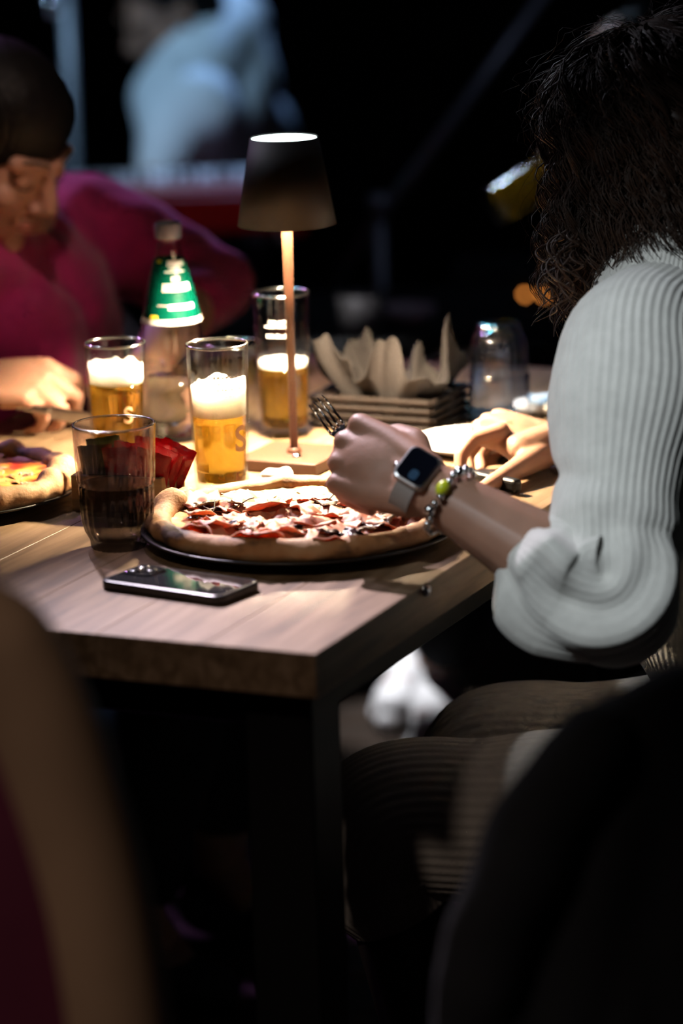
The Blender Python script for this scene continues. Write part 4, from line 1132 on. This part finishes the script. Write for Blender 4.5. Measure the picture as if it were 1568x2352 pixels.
# knife in the far hand
KA = W(1192, 1134, 3.705); KB = W(1058, 1100, 3.775)
KA.z = 0.760; KB.z = 0.760
KM = frame(KA, KB - KA, Vector((0, 0, 1)))
knife = empty('knife', KA, 0, 'table knife with dark handle under the far hand', 'knife'); knife.matrix_world = KM
link('handle', box_mesh('handle', 0.10, 0.013, 0.016, 0.005, 3, (0.05, 0, 0)), M_steel_black, knife)
v = []
for x, h_ in ((0.098, 0.006), (0.12, 0.010), (0.17, 0.011), (0.20, 0.008), (0.215, 0.001)):
    for y_ in (-0.0007, 0.0007):
        v += [(x, y_, -h_), (x, y_, 0.006)]
f = []
for k in range(4):
    b = 4 * k
    f += [(b, b + 4, b + 5, b + 1), (b + 2, b + 3, b + 7, b + 6), (b + 1, b + 5, b + 7, b + 3), (b, b + 2, b + 6, b + 4)]
f += [(0, 1, 3, 2), (16, 18, 19, 17)]
link('blade', mesh('blade', v, f, False), M_chrome, knife)

# ------------------------------------------------------------------ woman in magenta
pk = empty('person', (-0.52, 4.52, 0.0), 0, 'seated person in a magenta sweater with dark tied hair, looking down at a pizza', 'person')
PH = W(-8, 335, 4.36)
PF = (-nv * 0.92 + Vector((0.06, -0.20, -0.62))).normalized()
PM = head_matrix(PH, PF, 0, R(4))
PSL = W(215, 500, 4.62); PEL = W(462, 655, 4.58); PWL = W(338, 880, 4.33); PWL.z = max(PWL.z, 0.785)
PNB = W(60, 545, 4.50)
PSR = PNB + (PNB - PSL) * 1.0; PSR = Vector((PNB.x - 0.10, PNB.y - 0.17, PSL.z))
PWR = W(-62, 850, 4.12); PWR.z = 0.815
PER = Vector((PSR.x - 0.04, PSR.y - 0.06, 0.80))
PHIP = Vector((-0.52, 4.50, 0.50))
PRM = frame(PWR, W(95, 872, 4.10) - PWR, Vector((0.25, -0.55, 0.8)))
prh, prt, _ = hand(PRM, 1, [(40, 55, 35), (46, 60, 35), (52, 62, 40), (58, 64, 40)], [(0.035, 0.032, -0.016), (0.066, 0.036, -0.036), (0.090, 0.028, -0.048), (0.108, 0.018, -0.054)], 1.0)
PLM = frame(PWL, Vector((-0.10, -0.32, -0.05)), Vector((0.2, 0, 1)))
plh, _, _ = hand(PLM, -1, [(40, 55, 35), (46, 60, 35), (52, 62, 40), (58, 64, 40)], [(0.035, 0.032, -0.012), (0.066, 0.036, -0.022), (0.090, 0.028, -0.030), (0.108, 0.018, -0.034)], 0.95)
PKL = PHIP + Vector((0.38, -0.10, 0.0)); PKR = PHIP + Vector((0.34, -0.27, 0.0))
PAL = W(505, 2052, 4.36); PAR = PAL + Vector((-0.10, -0.16, 0))
PAL.z = 0.115; PAR.z = 0.10
pb = head_prims(PM) + prh + plh
pb += [cap((PH + Vector((-0.015, 0.02, -0.05)), 0.052), (PNB, 0.05)), cap((PNB, 0.055), (PNB + Vector((-0.02, 0, -0.17)), 0.09), (PHIP, 0.10)),
       cap((PNB, 0.045), (PSL + Vector((-0.02, 0, -0.02)), 0.040), (PEL, 0.034)), cap((PNB, 0.045), (PSR, 0.045), (PER, 0.036)),
       cap((PEL, 0.036), (lerp(PEL, PWL, 0.35), 0.042), (lerp(PEL, PWL, 0.8), 0.030), (PWL, 0.025)), cap((PER, 0.036), (lerp(PER, PWR, 0.5), 0.036), (PWR, 0.025)),
       cap((PHIP, 0.09), (PKL, 0.05), (PAL, 0.036)), cap((PHIP, 0.09), (PKR, 0.05), (PAR, 0.033)),
       cap((PAL, 0.034), (PAL + Vector((0.06, -0.05, -0.07)), 0.026)), cap((PAR, 0.032), (PAR + Vector((0.06, -0.05, -0.065)), 0.026))]
blob('body', pb, 0.0032, M_skin2, pk, 4)
face_parts(PM, pk)
cufL = lerp(PEL, PWL, 0.24)
sw = [cap((PNB + Vector((0, 0, -0.02)), 0.066), (PNB + Vector((0.0, 0.01, -0.10)), 0.12), (PNB + Vector((-0.02, 0.01, -0.22)), 0.135), (PHIP + Vector((0, 0, 0.06)), 0.14)),
      cap((PNB + Vector((0, 0.03, -0.05)), 0.075), (PSL + Vector((-0.02, 0, -0.015)), 0.080), (lerp(PSL, PEL, 0.5), 0.068), (PEL + Vector((0.012, 0, 0)), 0.060), (cufL, 0.052)),
      cap((PNB + Vector((0, -0.03, -0.05)), 0.075), (PSR, 0.07), (PER, 0.06), (lerp(PER, PWR, 0.45), 0.05)),
      cap((PNB + Vector((-0.02, -0.09, -0.12)), 0.10), (PHIP + Vector((0.05, -0.07, 0.10)), 0.12))]
blob('sweater', sw, 0.006, M_pink, pk, 6, True, lambda p: 0.006 * noise.noise(p * 11) + 0.004 * noise.noise(p * 26))
blob('trousers', [cap((PHIP, 0.12), (PKL, 0.072), (lerp(PKL, PAL, 0.80), 0.055)), cap((PHIP, 0.12), (PKR, 0.072), (lerp(PKR, PAR, 0.86), 0.052))], 0.008, M_black_cloth, pk)
for a_ in (PAL, PAR):
    blob('shoe', [cap((a_ + Vector((-0.02, 0.01, -0.065)), 0.038), (a_ + Vector((0.10, -0.08, -0.075)), 0.032))], 0.006, M_denim, pk)
ph_ = [ell(PM @ Vector((0, -0.016, 0.052)), (0.083, 0.100, 0.082), PM.to_3x3()), ell(PM @ Vector((0, -0.085, 0.0)), (0.075, 0.055, 0.080), PM.to_3x3()),
       cap((PM @ Vector((-0.076, 0.02, 0.03)), 0.020), (PM @ Vector((-0.080, -0.015, -0.03)), 0.018)), cap((PM @ Vector((0.076, 0.025, 0.03)), 0.020), (PM @ Vector((0.080, -0.015, -0.04)), 0.020), (PM @ Vector((0.06, -0.06, -0.08)), 0.030)),
       ell(PM @ Vector((0, -0.13, 0.02)), (0.035, 0.035, 0.04), PM.to_3x3())]
hp = blob('hair', ph_, 0.004, M_hair_black, pk, 5, True, lambda p: 0.0012 * math.sin((PM.inverted() @ p).x * 900) )
# fork/knife end in the magenta person's near hand
KN = W(150, 915, 4.08)
kk2 = empty('knife', KN, 0, 'table knife in the hand of the person in magenta', 'knife')
kk2.matrix_world = frame(Vector((KN.x - 0.05, KN.y, 0.79)), Vector((0.9, -0.25, -0.14)), Vector((0, 0, 1)))
link('handle', box_mesh('handle', 0.07, 0.012, 0.010, 0.003, 2, (0.0, 0, 0)), M_chrome, kk2)
link('blade', box_mesh('blade', 0.09, 0.0015, 0.016, 0.0004, 1, (0.078, 0, -0.002)), M_chrome, kk2)

# ------------------------------------------------------------------ drinking person behind the curly hair
dr_ = empty('person', (0.50, 5.05, 0), 0, 'person in dark clothes drinking beer, mostly hidden behind the curly hair', 'person')
DH = W(1452, 195, 4.96)
DF = Vector((-0.95, -0.12, 0.22)).normalized()
DM = head_matrix(DH, DF)
DNB = DH + Vector((0.06, 0.0, -0.185)); DSL = DNB + Vector((0.02, -0.17, -0.04)); DSR = DNB + Vector((0.02, 0.17, -0.04)); DHIP = DNB + Vector((0.06, 0, -0.45))
DHIP.z = max(DHIP.z, 0.48)
GB = W(1130, 480, 4.88); GT = W(1332, 352, 4.92)
gd = (GT - GB).normalized()
GC = GB + gd * 0.115
DWR = GC + Vector((0.075, -0.035, -0.05)); DER = lerp(DSL, DWR, 0.5) + Vector((-0.01, -0.04, -0.15))
DHM = frame(DWR, (GC + Vector((0.0, 0.0, 0.0)) - DWR) + Vector((0, -0.035, 0.02)), Vector((-0.3, -1, 0.2)))
dh, _, _ = hand(DHM, -1, [(30, 48, 30), (30, 48, 30), (32, 48, 30), (34, 48, 30)], [(0.035, 0.034, -0.02), (0.060, 0.040, -0.045), (0.075, 0.030, -0.065), (0.088, 0.018, -0.075)], 0.95)
DER2 = DSR + Vector((-0.08, 0.02, -0.24)); DWR2 = DER2 + Vector((-0.20, -0.06, 0.05))
dlh, _, _ = hand(frame(DWR2, Vector((-1, -0.2, 0)), Vector((0, 0, 1))), 1, [(20, 25, 15)] * 4, [(0.035, 0.032, -0.01), (0.064, 0.040, -0.018), (0.088, 0.036, -0.022), (0.105, 0.030, -0.024)], 1.0)
DKL = DHIP + Vector((-0.33, 0.06, 0)); DKR = DHIP + Vector((-0.30, 0.24, 0)); DAL = W(960, 1485, 5.42); DAR = W(1005, 1535, 5.24)
DAL.z = 0.12; DAR.z = 0.12
db = head_prims(DM) + dh + dlh + [cap((DH + Vector((0.02, 0, -0.06)), 0.052), (DNB, 0.052)), cap((DNB, 0.055), (DNB + Vector((0.02, 0, -0.18)), 0.10), (DHIP, 0.10)),
      cap((DNB, 0.045), (DSL, 0.045), (DER, 0.038), (DWR, 0.026)), cap((DNB, 0.045), (DSR, 0.045), (DER2, 0.038), (DWR2, 0.026)),
      cap((DHIP, 0.09), (DKL, 0.05), (DAR, 0.034)), cap((DHIP, 0.09), (DKR, 0.05), (DAL, 0.034))]
blob('body', db, 0.0045, M_skin2, dr_, 4)
face_parts(DM, dr_)
blob('jumper', [cap((DNB + Vector((0, 0, -0.02)), 0.068), (DNB + Vector((0.02, 0, -0.14)), 0.135), (DHIP + Vector((0, 0, 0.06)), 0.135)), cap((DNB + Vector((0, 0, -0.05)), 0.07), (DSL, 0.07), (DER, 0.055), (lerp(DER, DWR, 0.85), 0.038)), cap((DNB + Vector((0, 0, -0.05)), 0.07), (DSR, 0.07), (DER2, 0.055), (lerp(DER2, DWR2, 0.85), 0.038))], 0.008, M_black_cloth, dr_)
blob('trousers', [cap((DHIP, 0.12), (DKL, 0.075), (lerp(DKL, DAR, 0.86), 0.05)), cap((DHIP, 0.12), (DKR, 0.075), (lerp(DKR, DAL, 0.86), 0.05))], 0.009, M_black_cloth, dr_)
blob('hair', [ell(DM @ Vector((0, -0.035, 0.055)), (0.082, 0.092, 0.078), DM.to_3x3()), ell(DM @ Vector((0, -0.085, 0.0)), (0.07, 0.05, 0.07), DM.to_3x3())], 0.006, M_hair_black, dr_)
def trainer(an, dirn, person):
    d_ = Vector(dirn).normalized()
    up_ = blob('trainer', [cap((an + Vector((0, 0, -0.02)), 0.045), (an + Vector((0, 0, -0.055)) - d_ * 0.02, 0.045)), cap((an + Vector((0, 0, -0.04)), 0.045), (an + d_ * 0.09 + Vector((0, 0, -0.070)), 0.038), (an + d_ * 0.14 + Vector((0, 0, -0.075)), 0.034))], 0.005, M_trainer, person)
    b_ = an - d_ * 0.05; e_ = an + d_ * 0.155
    blob('sole', [cap((Vector((b_.x, b_.y, 0.026)), 0.024), (Vector((e_.x, e_.y, 0.026)), 0.024)), ell((lerp(b_, e_, 0.75).x, lerp(b_, e_, 0.75).y, 0.024), (0.05, 0.05, 0.022))], 0.005, M_trainer, up_, 4)
    tube('stripe', [an + d_ * 0.02 + Vector((0.046, -0.012, -0.05)), an + d_ * 0.06 + Vector((0.02, -0.044, -0.045)), an + d_ * 0.08 + Vector((-0.03, -0.035, -0.045))], 0.008, M_trainer_pink, up_, 8, True)
trainer(DAL, (-0.35, -1, 0), dr_); trainer(DAR, (-0.1, -1, 0), dr_)
gg, _ = beer_glass('beer_glass', GB, 'tilted glass of beer held up to drink beside the curly hair', 0.0290, 0.0335, 0.150, 0.105, 0.005, 0.004)
gg.rotation_euler = gd.to_track_quat('Z', 'Y').to_euler()

# ------------------------------------------------------------------ musician at the red keyboard
mu_ = empty('person', (-0.22, 7.3, 0), 0, 'blue-lit musician in a pale shirt leaning over the red keyboard', 'person')
MS = W(535, 55, 7.25); MN = W(470, 70, 7.22); MHd = W(378, 30, 7.12)
MHM = head_matrix(MHd, Vector((-0.75, -0.45, -0.45)))
MS2 = W(390, 225, 6.98); MHIP = Vector((MS.x - 0.03, 7.38, 0.50))
ME = W(545, 330, 7.2); MW_ = W(450, 412, 6.9); ME2 = W(385, 335, 6.88); MW2 = W(350, 410, 6.78)
mh1, _, _ = hand(frame(MW_, Vector((-0.4, -1, -0.1)), Vector((0, 0, 1))), 1, [(25, 35, 20)] * 4, [(0.035, 0.032, -0.01), (0.064, 0.040, -0.018), (0.088, 0.036, -0.022), (0.105, 0.030, -0.024)])
MK1 = MHIP + Vector((-0.30, -0.28, 0)); MK2 = MHIP + Vector((-0.42, -0.12, 0)); MA1 = MK1 + Vector((0, 0.05, -0.42)); MA2 = MK2 + Vector((0, 0.05, -0.42))
mb = head_prims(MHM) + mh1 + [cap((MHd, 0.05), (MN, 0.055)), cap((MN, 0.06), (lerp(MN, MHIP, 0.4), 0.10), (MHIP, 0.11)), cap((MN, 0.05), (MS, 0.05), (ME, 0.04), (MW_, 0.028)), cap((MN, 0.05), (MS2, 0.05), (ME2, 0.04), (MW2, 0.028)),
     cap((MHIP, 0.09), (MK1, 0.055), (MA1, 0.038), (MA1 + Vector((-0.08, -0.1, -0.04)), 0.03)), cap((MHIP, 0.09), (MK2, 0.055), (MA2, 0.038), (MA2 + Vector((-0.08, -0.1, -0.04)), 0.03))]
blob('body', mb, 0.006, M_skin, mu_, 4)
blob('shirt', [cap((MN, 0.07), (MS, 0.075), (lerp(MS, ME, 0.5), 0.07), (ME, 0.062), (lerp(ME, MW_, 0.8), 0.045)), cap((MN + Vector((0, 0, -0.04)), 0.085), (lerp(MS, MS2, 0.55) + Vector((0, 0.05, -0.10)), 0.13), (lerp(MS, MHIP, 0.6), 0.15), (MHIP + Vector((0, 0, 0.05)), 0.15)),
      cap((MN, 0.07), (MS2, 0.072), (ME2, 0.06), (lerp(ME2, MW2, 0.8), 0.045)), cap((MS, 0.075), (lerp(MS, MS2, 0.5), 0.09), (MS2, 0.075)), ell(W(480, 270, 7.15), (0.125, 0.10, 0.16)), ell(W(560, 215, 7.22), (0.072, 0.08, 0.17)), ell(W(540, 330, 7.2), (0.09, 0.08, 0.12)), ell(W(440, 330, 7.05), (0.11, 0.10, 0.12)), cap((lerp(MS2, ME2, 0.3) + Vector((0.05, 0, 0)), 0.09), (lerp(MS, ME, 0.8) + Vector((-0.08, 0, 0)), 0.11))], 0.009, M_shirt, mu_, 22, True, lambda p: 0.012 * noise.noise(p * 9))
blob('trousers', [cap((MHIP, 0.13), (MK1, 0.08), (MA1, 0.06)), cap((MHIP, 0.13), (MK2, 0.08), (MA2, 0.06))], 0.01, M_black_cloth, mu_)
blob('hair', [ell(MHM @ Vector((0, -0.03, 0.05)), (0.085, 0.098, 0.082), MHM.to_3x3()), ell(MHM @ Vector((0, -0.07, -0.02)), (0.07, 0.06, 0.07), MHM.to_3x3())], 0.008, M_hair_black, mu_)
M_pocket = plain('dark_badge', (0.01, 0.03, 0.035), 0.7)
blob('badge', [ell(W(440, 228, 6.955), (0.035, 0.02, 0.03))], 0.006, M_pocket, mu_)
stool = empty('stool', (MHIP.x + 0.02, MHIP.y + 0.02, 0), 0, 'round black stool under the musician', 'stool')
lathe('seat', [(0.0, 0.33), (0.16, 0.33), (0.17, 0.345), (0.16, 0.37), (0.0, 0.372)], M_black_cloth, stool, 32)
for k in range(4):
    a = R(45 + 90 * k); tube('leg', [(0.10 * math.cos(a), 0.10 * math.sin(a), 0.33), (0.17 * math.cos(a), 0.17 * math.sin(a), 0.002)], 0.012, M_steel_black, stool, 8)

# keyboard
ka, kb = W(175, 452, 6.62), W(585, 428, 6.62)
kz = 0.655
kbd = empty('stage_keyboard', ((ka.x + kb.x) / 2, 6.62, kz), R(3), 'red stage keyboard in front of the musician', 'keyboard')
KLEN = 0.50
link('case', box_mesh('case', KLEN, 0.27, 0.075, 0.008, 2), M_keysred, kbd).location = (0, 0, 0)
link('end_panel', box_mesh('end_panel', 0.02, 0.275, 0.085, 0.004, 2), M_keysred, kbd).location = (KLEN / 2, 0, 0)
link('end_panel', box_mesh('end_panel', 0.02, 0.275, 0.085, 0.004, 2), M_keysred, kbd).location = (-KLEN / 2, 0, 0)
link('control_panel', box_mesh('control_panel', KLEN - 0.03, 0.10, 0.012, 0.003, 1), M_keysred, kbd).location = (0, -0.07, 0.040)
wk = box_mesh('white_key', 0.0215, 0.14, 0.014, 0.0015, 1); wk.materials.append(M_key_w)
bkk = box_mesh('black_key', 0.011, 0.085, 0.012, 0.0015, 1); bkk.materials.append(M_key_b)
for k in range(21):
    link('white_key', wk, None, kbd).location = (-0.226 + 0.0226 * k, 0.055, 0.043)
    if k % 7 not in (2, 6) and k < 20: link('black_key', bkk, None, kbd).location = (-0.226 + 0.0226 * (k + 0.5), 0.030, 0.055)
lc = lathe('knob', [(0.0, 0.014), (0.009, 0.014), (0.010, 0.0)], M_key_w, kbd, 16); lc.location = (-0.21, -0.07, 0.046)
for k in range(4):
    o = link('knob', lc.data, None, kbd); o.location = (-0.18 + 0.03 * k, -0.07, 0.046)
kst = empty('keyboard_stand', (kbd.location.x, 6.62, 0), R(3), 'folding cross stand under the red keyboard', 'stand')
for s in (-1, 1):
    tube('leg', [(-0.22 * s, 0.03 * s, 0.012), (0.22 * s, 0.03 * s, kz - 0.052)], 0.012, M_stand, kst, 10)
    tube('arm', [(s * 0.22, -0.14, kz - 0.050), (s * 0.22, 0.14, kz - 0.050)], 0.0115, M_stand, kst, 10)
    tube('foot', [(s * 0.22, -0.16, 0.014), (s * 0.22, 0.16, 0.014)], 0.0125, M_stand, kst, 10)

# microphone stands
def mic_stand(name, base, joint, boom_a, boom_b, label, mic):
    s = empty(name, (base.x, base.y, 0), 0, label, 'stand')
    tube('pole', [(base.x, base.y, 0.10), (joint.x, joint.y, joint.z)], 0.011, M_stand, s, 12, True)
    lathe('clutch', [(0.0, -0.02), (0.018, -0.018), (0.018, 0.018), (0.0, 0.02)], M_stand, s, 20).location = joint - Vector((base.x, base.y, 0))
    tube('boom', [boom_a, boom_b], [0.011, 0.009], M_stand, s, 12, True)
    for k in range(3):
        a = R(100 + 120 * k)
        tube('leg', [(0, 0, 0.16), (0.28 * math.cos(a), 0.28 * math.sin(a), 0.010)], 0.009, M_stand, s, 8)
    if mic:
        d_ = (boom_b - boom_a).normalized()
        tube('microphone', [boom_b, boom_b + d_ * 0.10], [0.011, 0.018], M_stand, s, 16, True)
        iv, if_ = ico(); v = [boom_b + d_ * 0.115 + c * 0.024 for c in iv]
        link('microphone_head', mesh('microphone_head', v, if_), M_chrome, s, True)
    return s
jb = W(870, 470, 6.05)
mic_stand('microphone_stand', Vector((jb.x, jb.y, 0)), jb, W(765, 650, 6.05), W(1262, -30, 6.05), 'dark microphone stand with long slanted boom right of the lamp', False)
jm = W(172, -60, 6.9)
mic_stand('microphone_stand', Vector((W(185, 300, 6.9).x - 0.02, 6.95, 0)), Vector((W(185, 300, 6.9).x - 0.02, 6.95, 1.12)), W(240, -160, 7.0), W(166, -58, 6.85), 'microphone on a stand above the magenta sweater', True)

# small amplifier with amber indicator lights
am = W(1238, 690, 6.2)
amp = empty('amplifier', (am.x + 0.08, 6.32, 0), R(-4), 'black amplifier with two amber indicator lights', 'amplifier')
ah = am.z + 0.05
link('cabinet', box_mesh('cabinet', 0.46, 0.22, ah, 0.012, 2), M_amp, amp).location = (0, 0, ah / 2)
link('grille', box_mesh('grille', 0.42, 0.008, ah - 0.13, 0.004, 1), M_black_cloth, amp).location = (0, -0.112, ah / 2 - 0.04)
for px_ in (1215, 1258):
    q = W(px_, 680, 6.2)
    lt = lathe('indicator', [(0.0, 0.004), (0.003, 0.0035), (0.005, 0.0)], M_ind, amp, 16)
    lt.rotation_euler = (R(90), 0, 0); lt.location = (q.x - amp.location.x, -0.112, q.z)
link('strap_handle', box_mesh('strap_handle', 0.16, 0.03, 0.012, 0.004, 2), M_amp, amp).location = (0, 0, ah + 0.008)

# neighbouring table behind, with a cup and a bowl
nt_ = empty('side_table', (0.02, 5.70, 0), R(4), 'small dark table standing behind the diners', 'table')
link('table_top', box_mesh('table_top', 0.62, 0.5, 0.03, 0.004, 2), M_amp, nt_).location = (0, 0, 0.58)
lathe('column', [(0.03, 0.02), (0.03, 0.565)], M_steel_black, nt_, 20)
lathe('foot', [(0.0, 0.0), (0.15, 0.0), (0.15, 0.012), (0.03, 0.022)], M_steel_black, nt_, 32)
p = WZ(833, 775, 0.595)
M_cup = plain('grey_ceramic', (0.13, 0.12, 0.12), 0.5); M_bowl = plain('pink_ceramic', (0.52, 0.38, 0.38), 0.5)
cup = lathe('cup', [(0.0, 0.0), (0.026, 0.0), (0.036, 0.02), (0.040, 0.07), (0.037, 0.07), (0.033, 0.02), (0.0, 0.006)], M_cup, None, 32); cup.location = (p.x, p.y, 0.595)
tag(cup, 'blurred grey cup on the dark table behind', 'cup')
p = WZ(937, 745, 0.595)
bo = lathe('bowl', [(0.0, 0.0), (0.025, 0.0), (0.040, 0.012), (0.046, 0.030), (0.043, 0.030), (0.036, 0.013), (0.0, 0.005)], M_bowl, None, 32); bo.location = (p.x, p.y, 0.595)
tag(bo, 'blurred pale pink bowl on the dark table behind', 'bowl')

# ------------------------------------------------------------------ chairs
def seat_chair(loc, rz, label):
    c = empty('dining_chair', loc, rz, label, 'chair')
    link('seat', box_mesh('seat', 0.40, 0.40, 0.03, 0.012, 3), M_steel_black, c).location = (0, 0, 0.385)
    for sx in (-1, 1):
        for sy in (-1, 1):
            tube('leg', [(0.17 * sx, 0.17 * sy, 0.37), (0.19 * sx, 0.19 * sy, 0.003)], 0.014, M_steel_black, c, 10)
    return c
wch = seat_chair((HIP.x + 0.02, HIP.y, 0.0), ANG, 'black chair under the person in the cream sweater')
seat_chair((PHIP.x - 0.02, PHIP.y + 0.02, 0), ANG, 'dark chair under the person in magenta')
seat_chair((DHIP.x + 0.02, DHIP.y, 0), 0, 'dark chair under the drinking person')

# foreground chair, lower left: tan shell rim with maroon upholstery
fy = 2.50
cx0 = W(-420, 1700, fy).x
edge = [W(0, 1365, fy), W(70, 1420, fy), W(150, 1560, fy), W(235, 1800, fy), W(300, 2060, fy), W(345, 2352, fy), W(375, 2700, fy)]
arch = [Vector((cx0, fy, edge[0].z + 0.035)), Vector((lerp((cx0, 0, 0), edge[0], 0.5).x, fy, edge[0].z + 0.028))] + [Vector((e.x, fy, e.z)) for e in edge]
fc = empty('lounge_chair', (cx0, fy + 0.2, 0), 0, 'blurred tan and maroon chair back in the lower left foreground', 'chair')
half = catmull(arch, 40)
full = [Vector((2 * cx0 - q.x, q.y, q.z)) for q in reversed(half)] + half[1:]
def bow(q): return Vector((q.x, fy - 0.06 + 0.5 * (q.x - cx0) ** 2 * 2 + 0.02 * (q.z - 0.9), q.z))
tube('back_rim', [bow(Vector((cx0 + (q.x - cx0) * 0.90, q.y, q.z - 0.022))) for q in full], 0.044, M_tan, fc, 16, True)
v, f = [], []
n = len(half); m_ = 24
zb = half[-1].z
for side in (0.018, -0.018):
    for i, q in enumerate(half):
        for j in range(m_ + 1):
            x = cx0 + (q.x - cx0) * (2 * j / m_ - 1); b = bow(Vector((x, 0, q.z)))
            v.append((b.x, b.y + side + 0.006 * noise.noise(b * 8), b.z))
for s in (0, 1):
    for i in range(n - 1):
        for j in range(m_):
            a = s * n * (m_ + 1) + i * (m_ + 1) + j; q = (a, a + 1, a + m_ + 2, a + m_ + 1)
            f.append(q if s else tuple(reversed(q)))
link('back_cushion', mesh('back_cushion', v, f), M_maroon, fc, True)
link('seat', box_mesh('seat', 0.46, 0.44, 0.08, 0.03, 3), M_maroon, fc).location = (0, 0.06, 0.42)
for sx in (-1, 1):
    for sy in (-1, 1):
        tube('leg', [(0.19 * sx, 0.05 + 0.19 * sy, 0.385), (0.21 * sx, 0.05 + 0.22 * sy, 0.003)], 0.016, M_tan, fc, 10)

# foreground chair, lower right, with a dark coat hung over it
gy = 2.62
rc_ = seat_chair((0.42, gy + 0.22, 0), R(180), 'black foreground chair under the hanging dark coat')
for sx in (-1, 1):
    tube('back_post', [(0.18 * sx, 0.19, 0.39), (0.17 * sx, 0.215, 0.83)], 0.014, M_steel_black, rc_, 10)
link('back_rail', box_mesh('back_rail', 0.34, 0.02, 0.10, 0.006, 2), M_steel_black, rc_).location = (0, 0.212, 0.76)
co = empty('coat', (0.42, gy, 0.0), 0, 'dark navy coat hung over the foreground chair at lower right', 'coat')
cp = [W(1400, 1640, gy), W(1568, 1590, gy), W(1800, 1590, gy)]
drape = [cap((W(1395, 1665, gy), 0.022), (W(1560, 1600, gy), 0.030), (W(1800, 1600, gy), 0.032), (W(2000, 1700, gy), 0.025))]
for k in range(9):
    t_ = k / 8
    top = lerp(W(1395, 1665, gy), W(2000, 1690, gy), t_); 
    bot = lerp(W(1130, 2420, gy - 0.02), W(2300, 2420, gy - 0.02), t_)
    drape.append(cap((top, 0.028), (lerp(top, bot, 0.5) + Vector((0, -0.012 * (k % 2), 0)), 0.040), (bot, 0.048)))
blob('coat_body', drape, 0.008, M_navy_cloth, co, 6, True, lambda p: 0.007 * noise.noise(p * 14))
blob('coat_sleeve', [cap((W(1370, 1690, gy - 0.03), 0.030), (W(1240, 1900, gy - 0.04), 0.042), (W(1130, 2150, gy - 0.04), 0.042), (W(1080, 2500, gy - 0.03), 0.040))], 0.008, M_navy_cloth, co, 5, True, lambda p: 0.006 * noise.noise(p * 18))
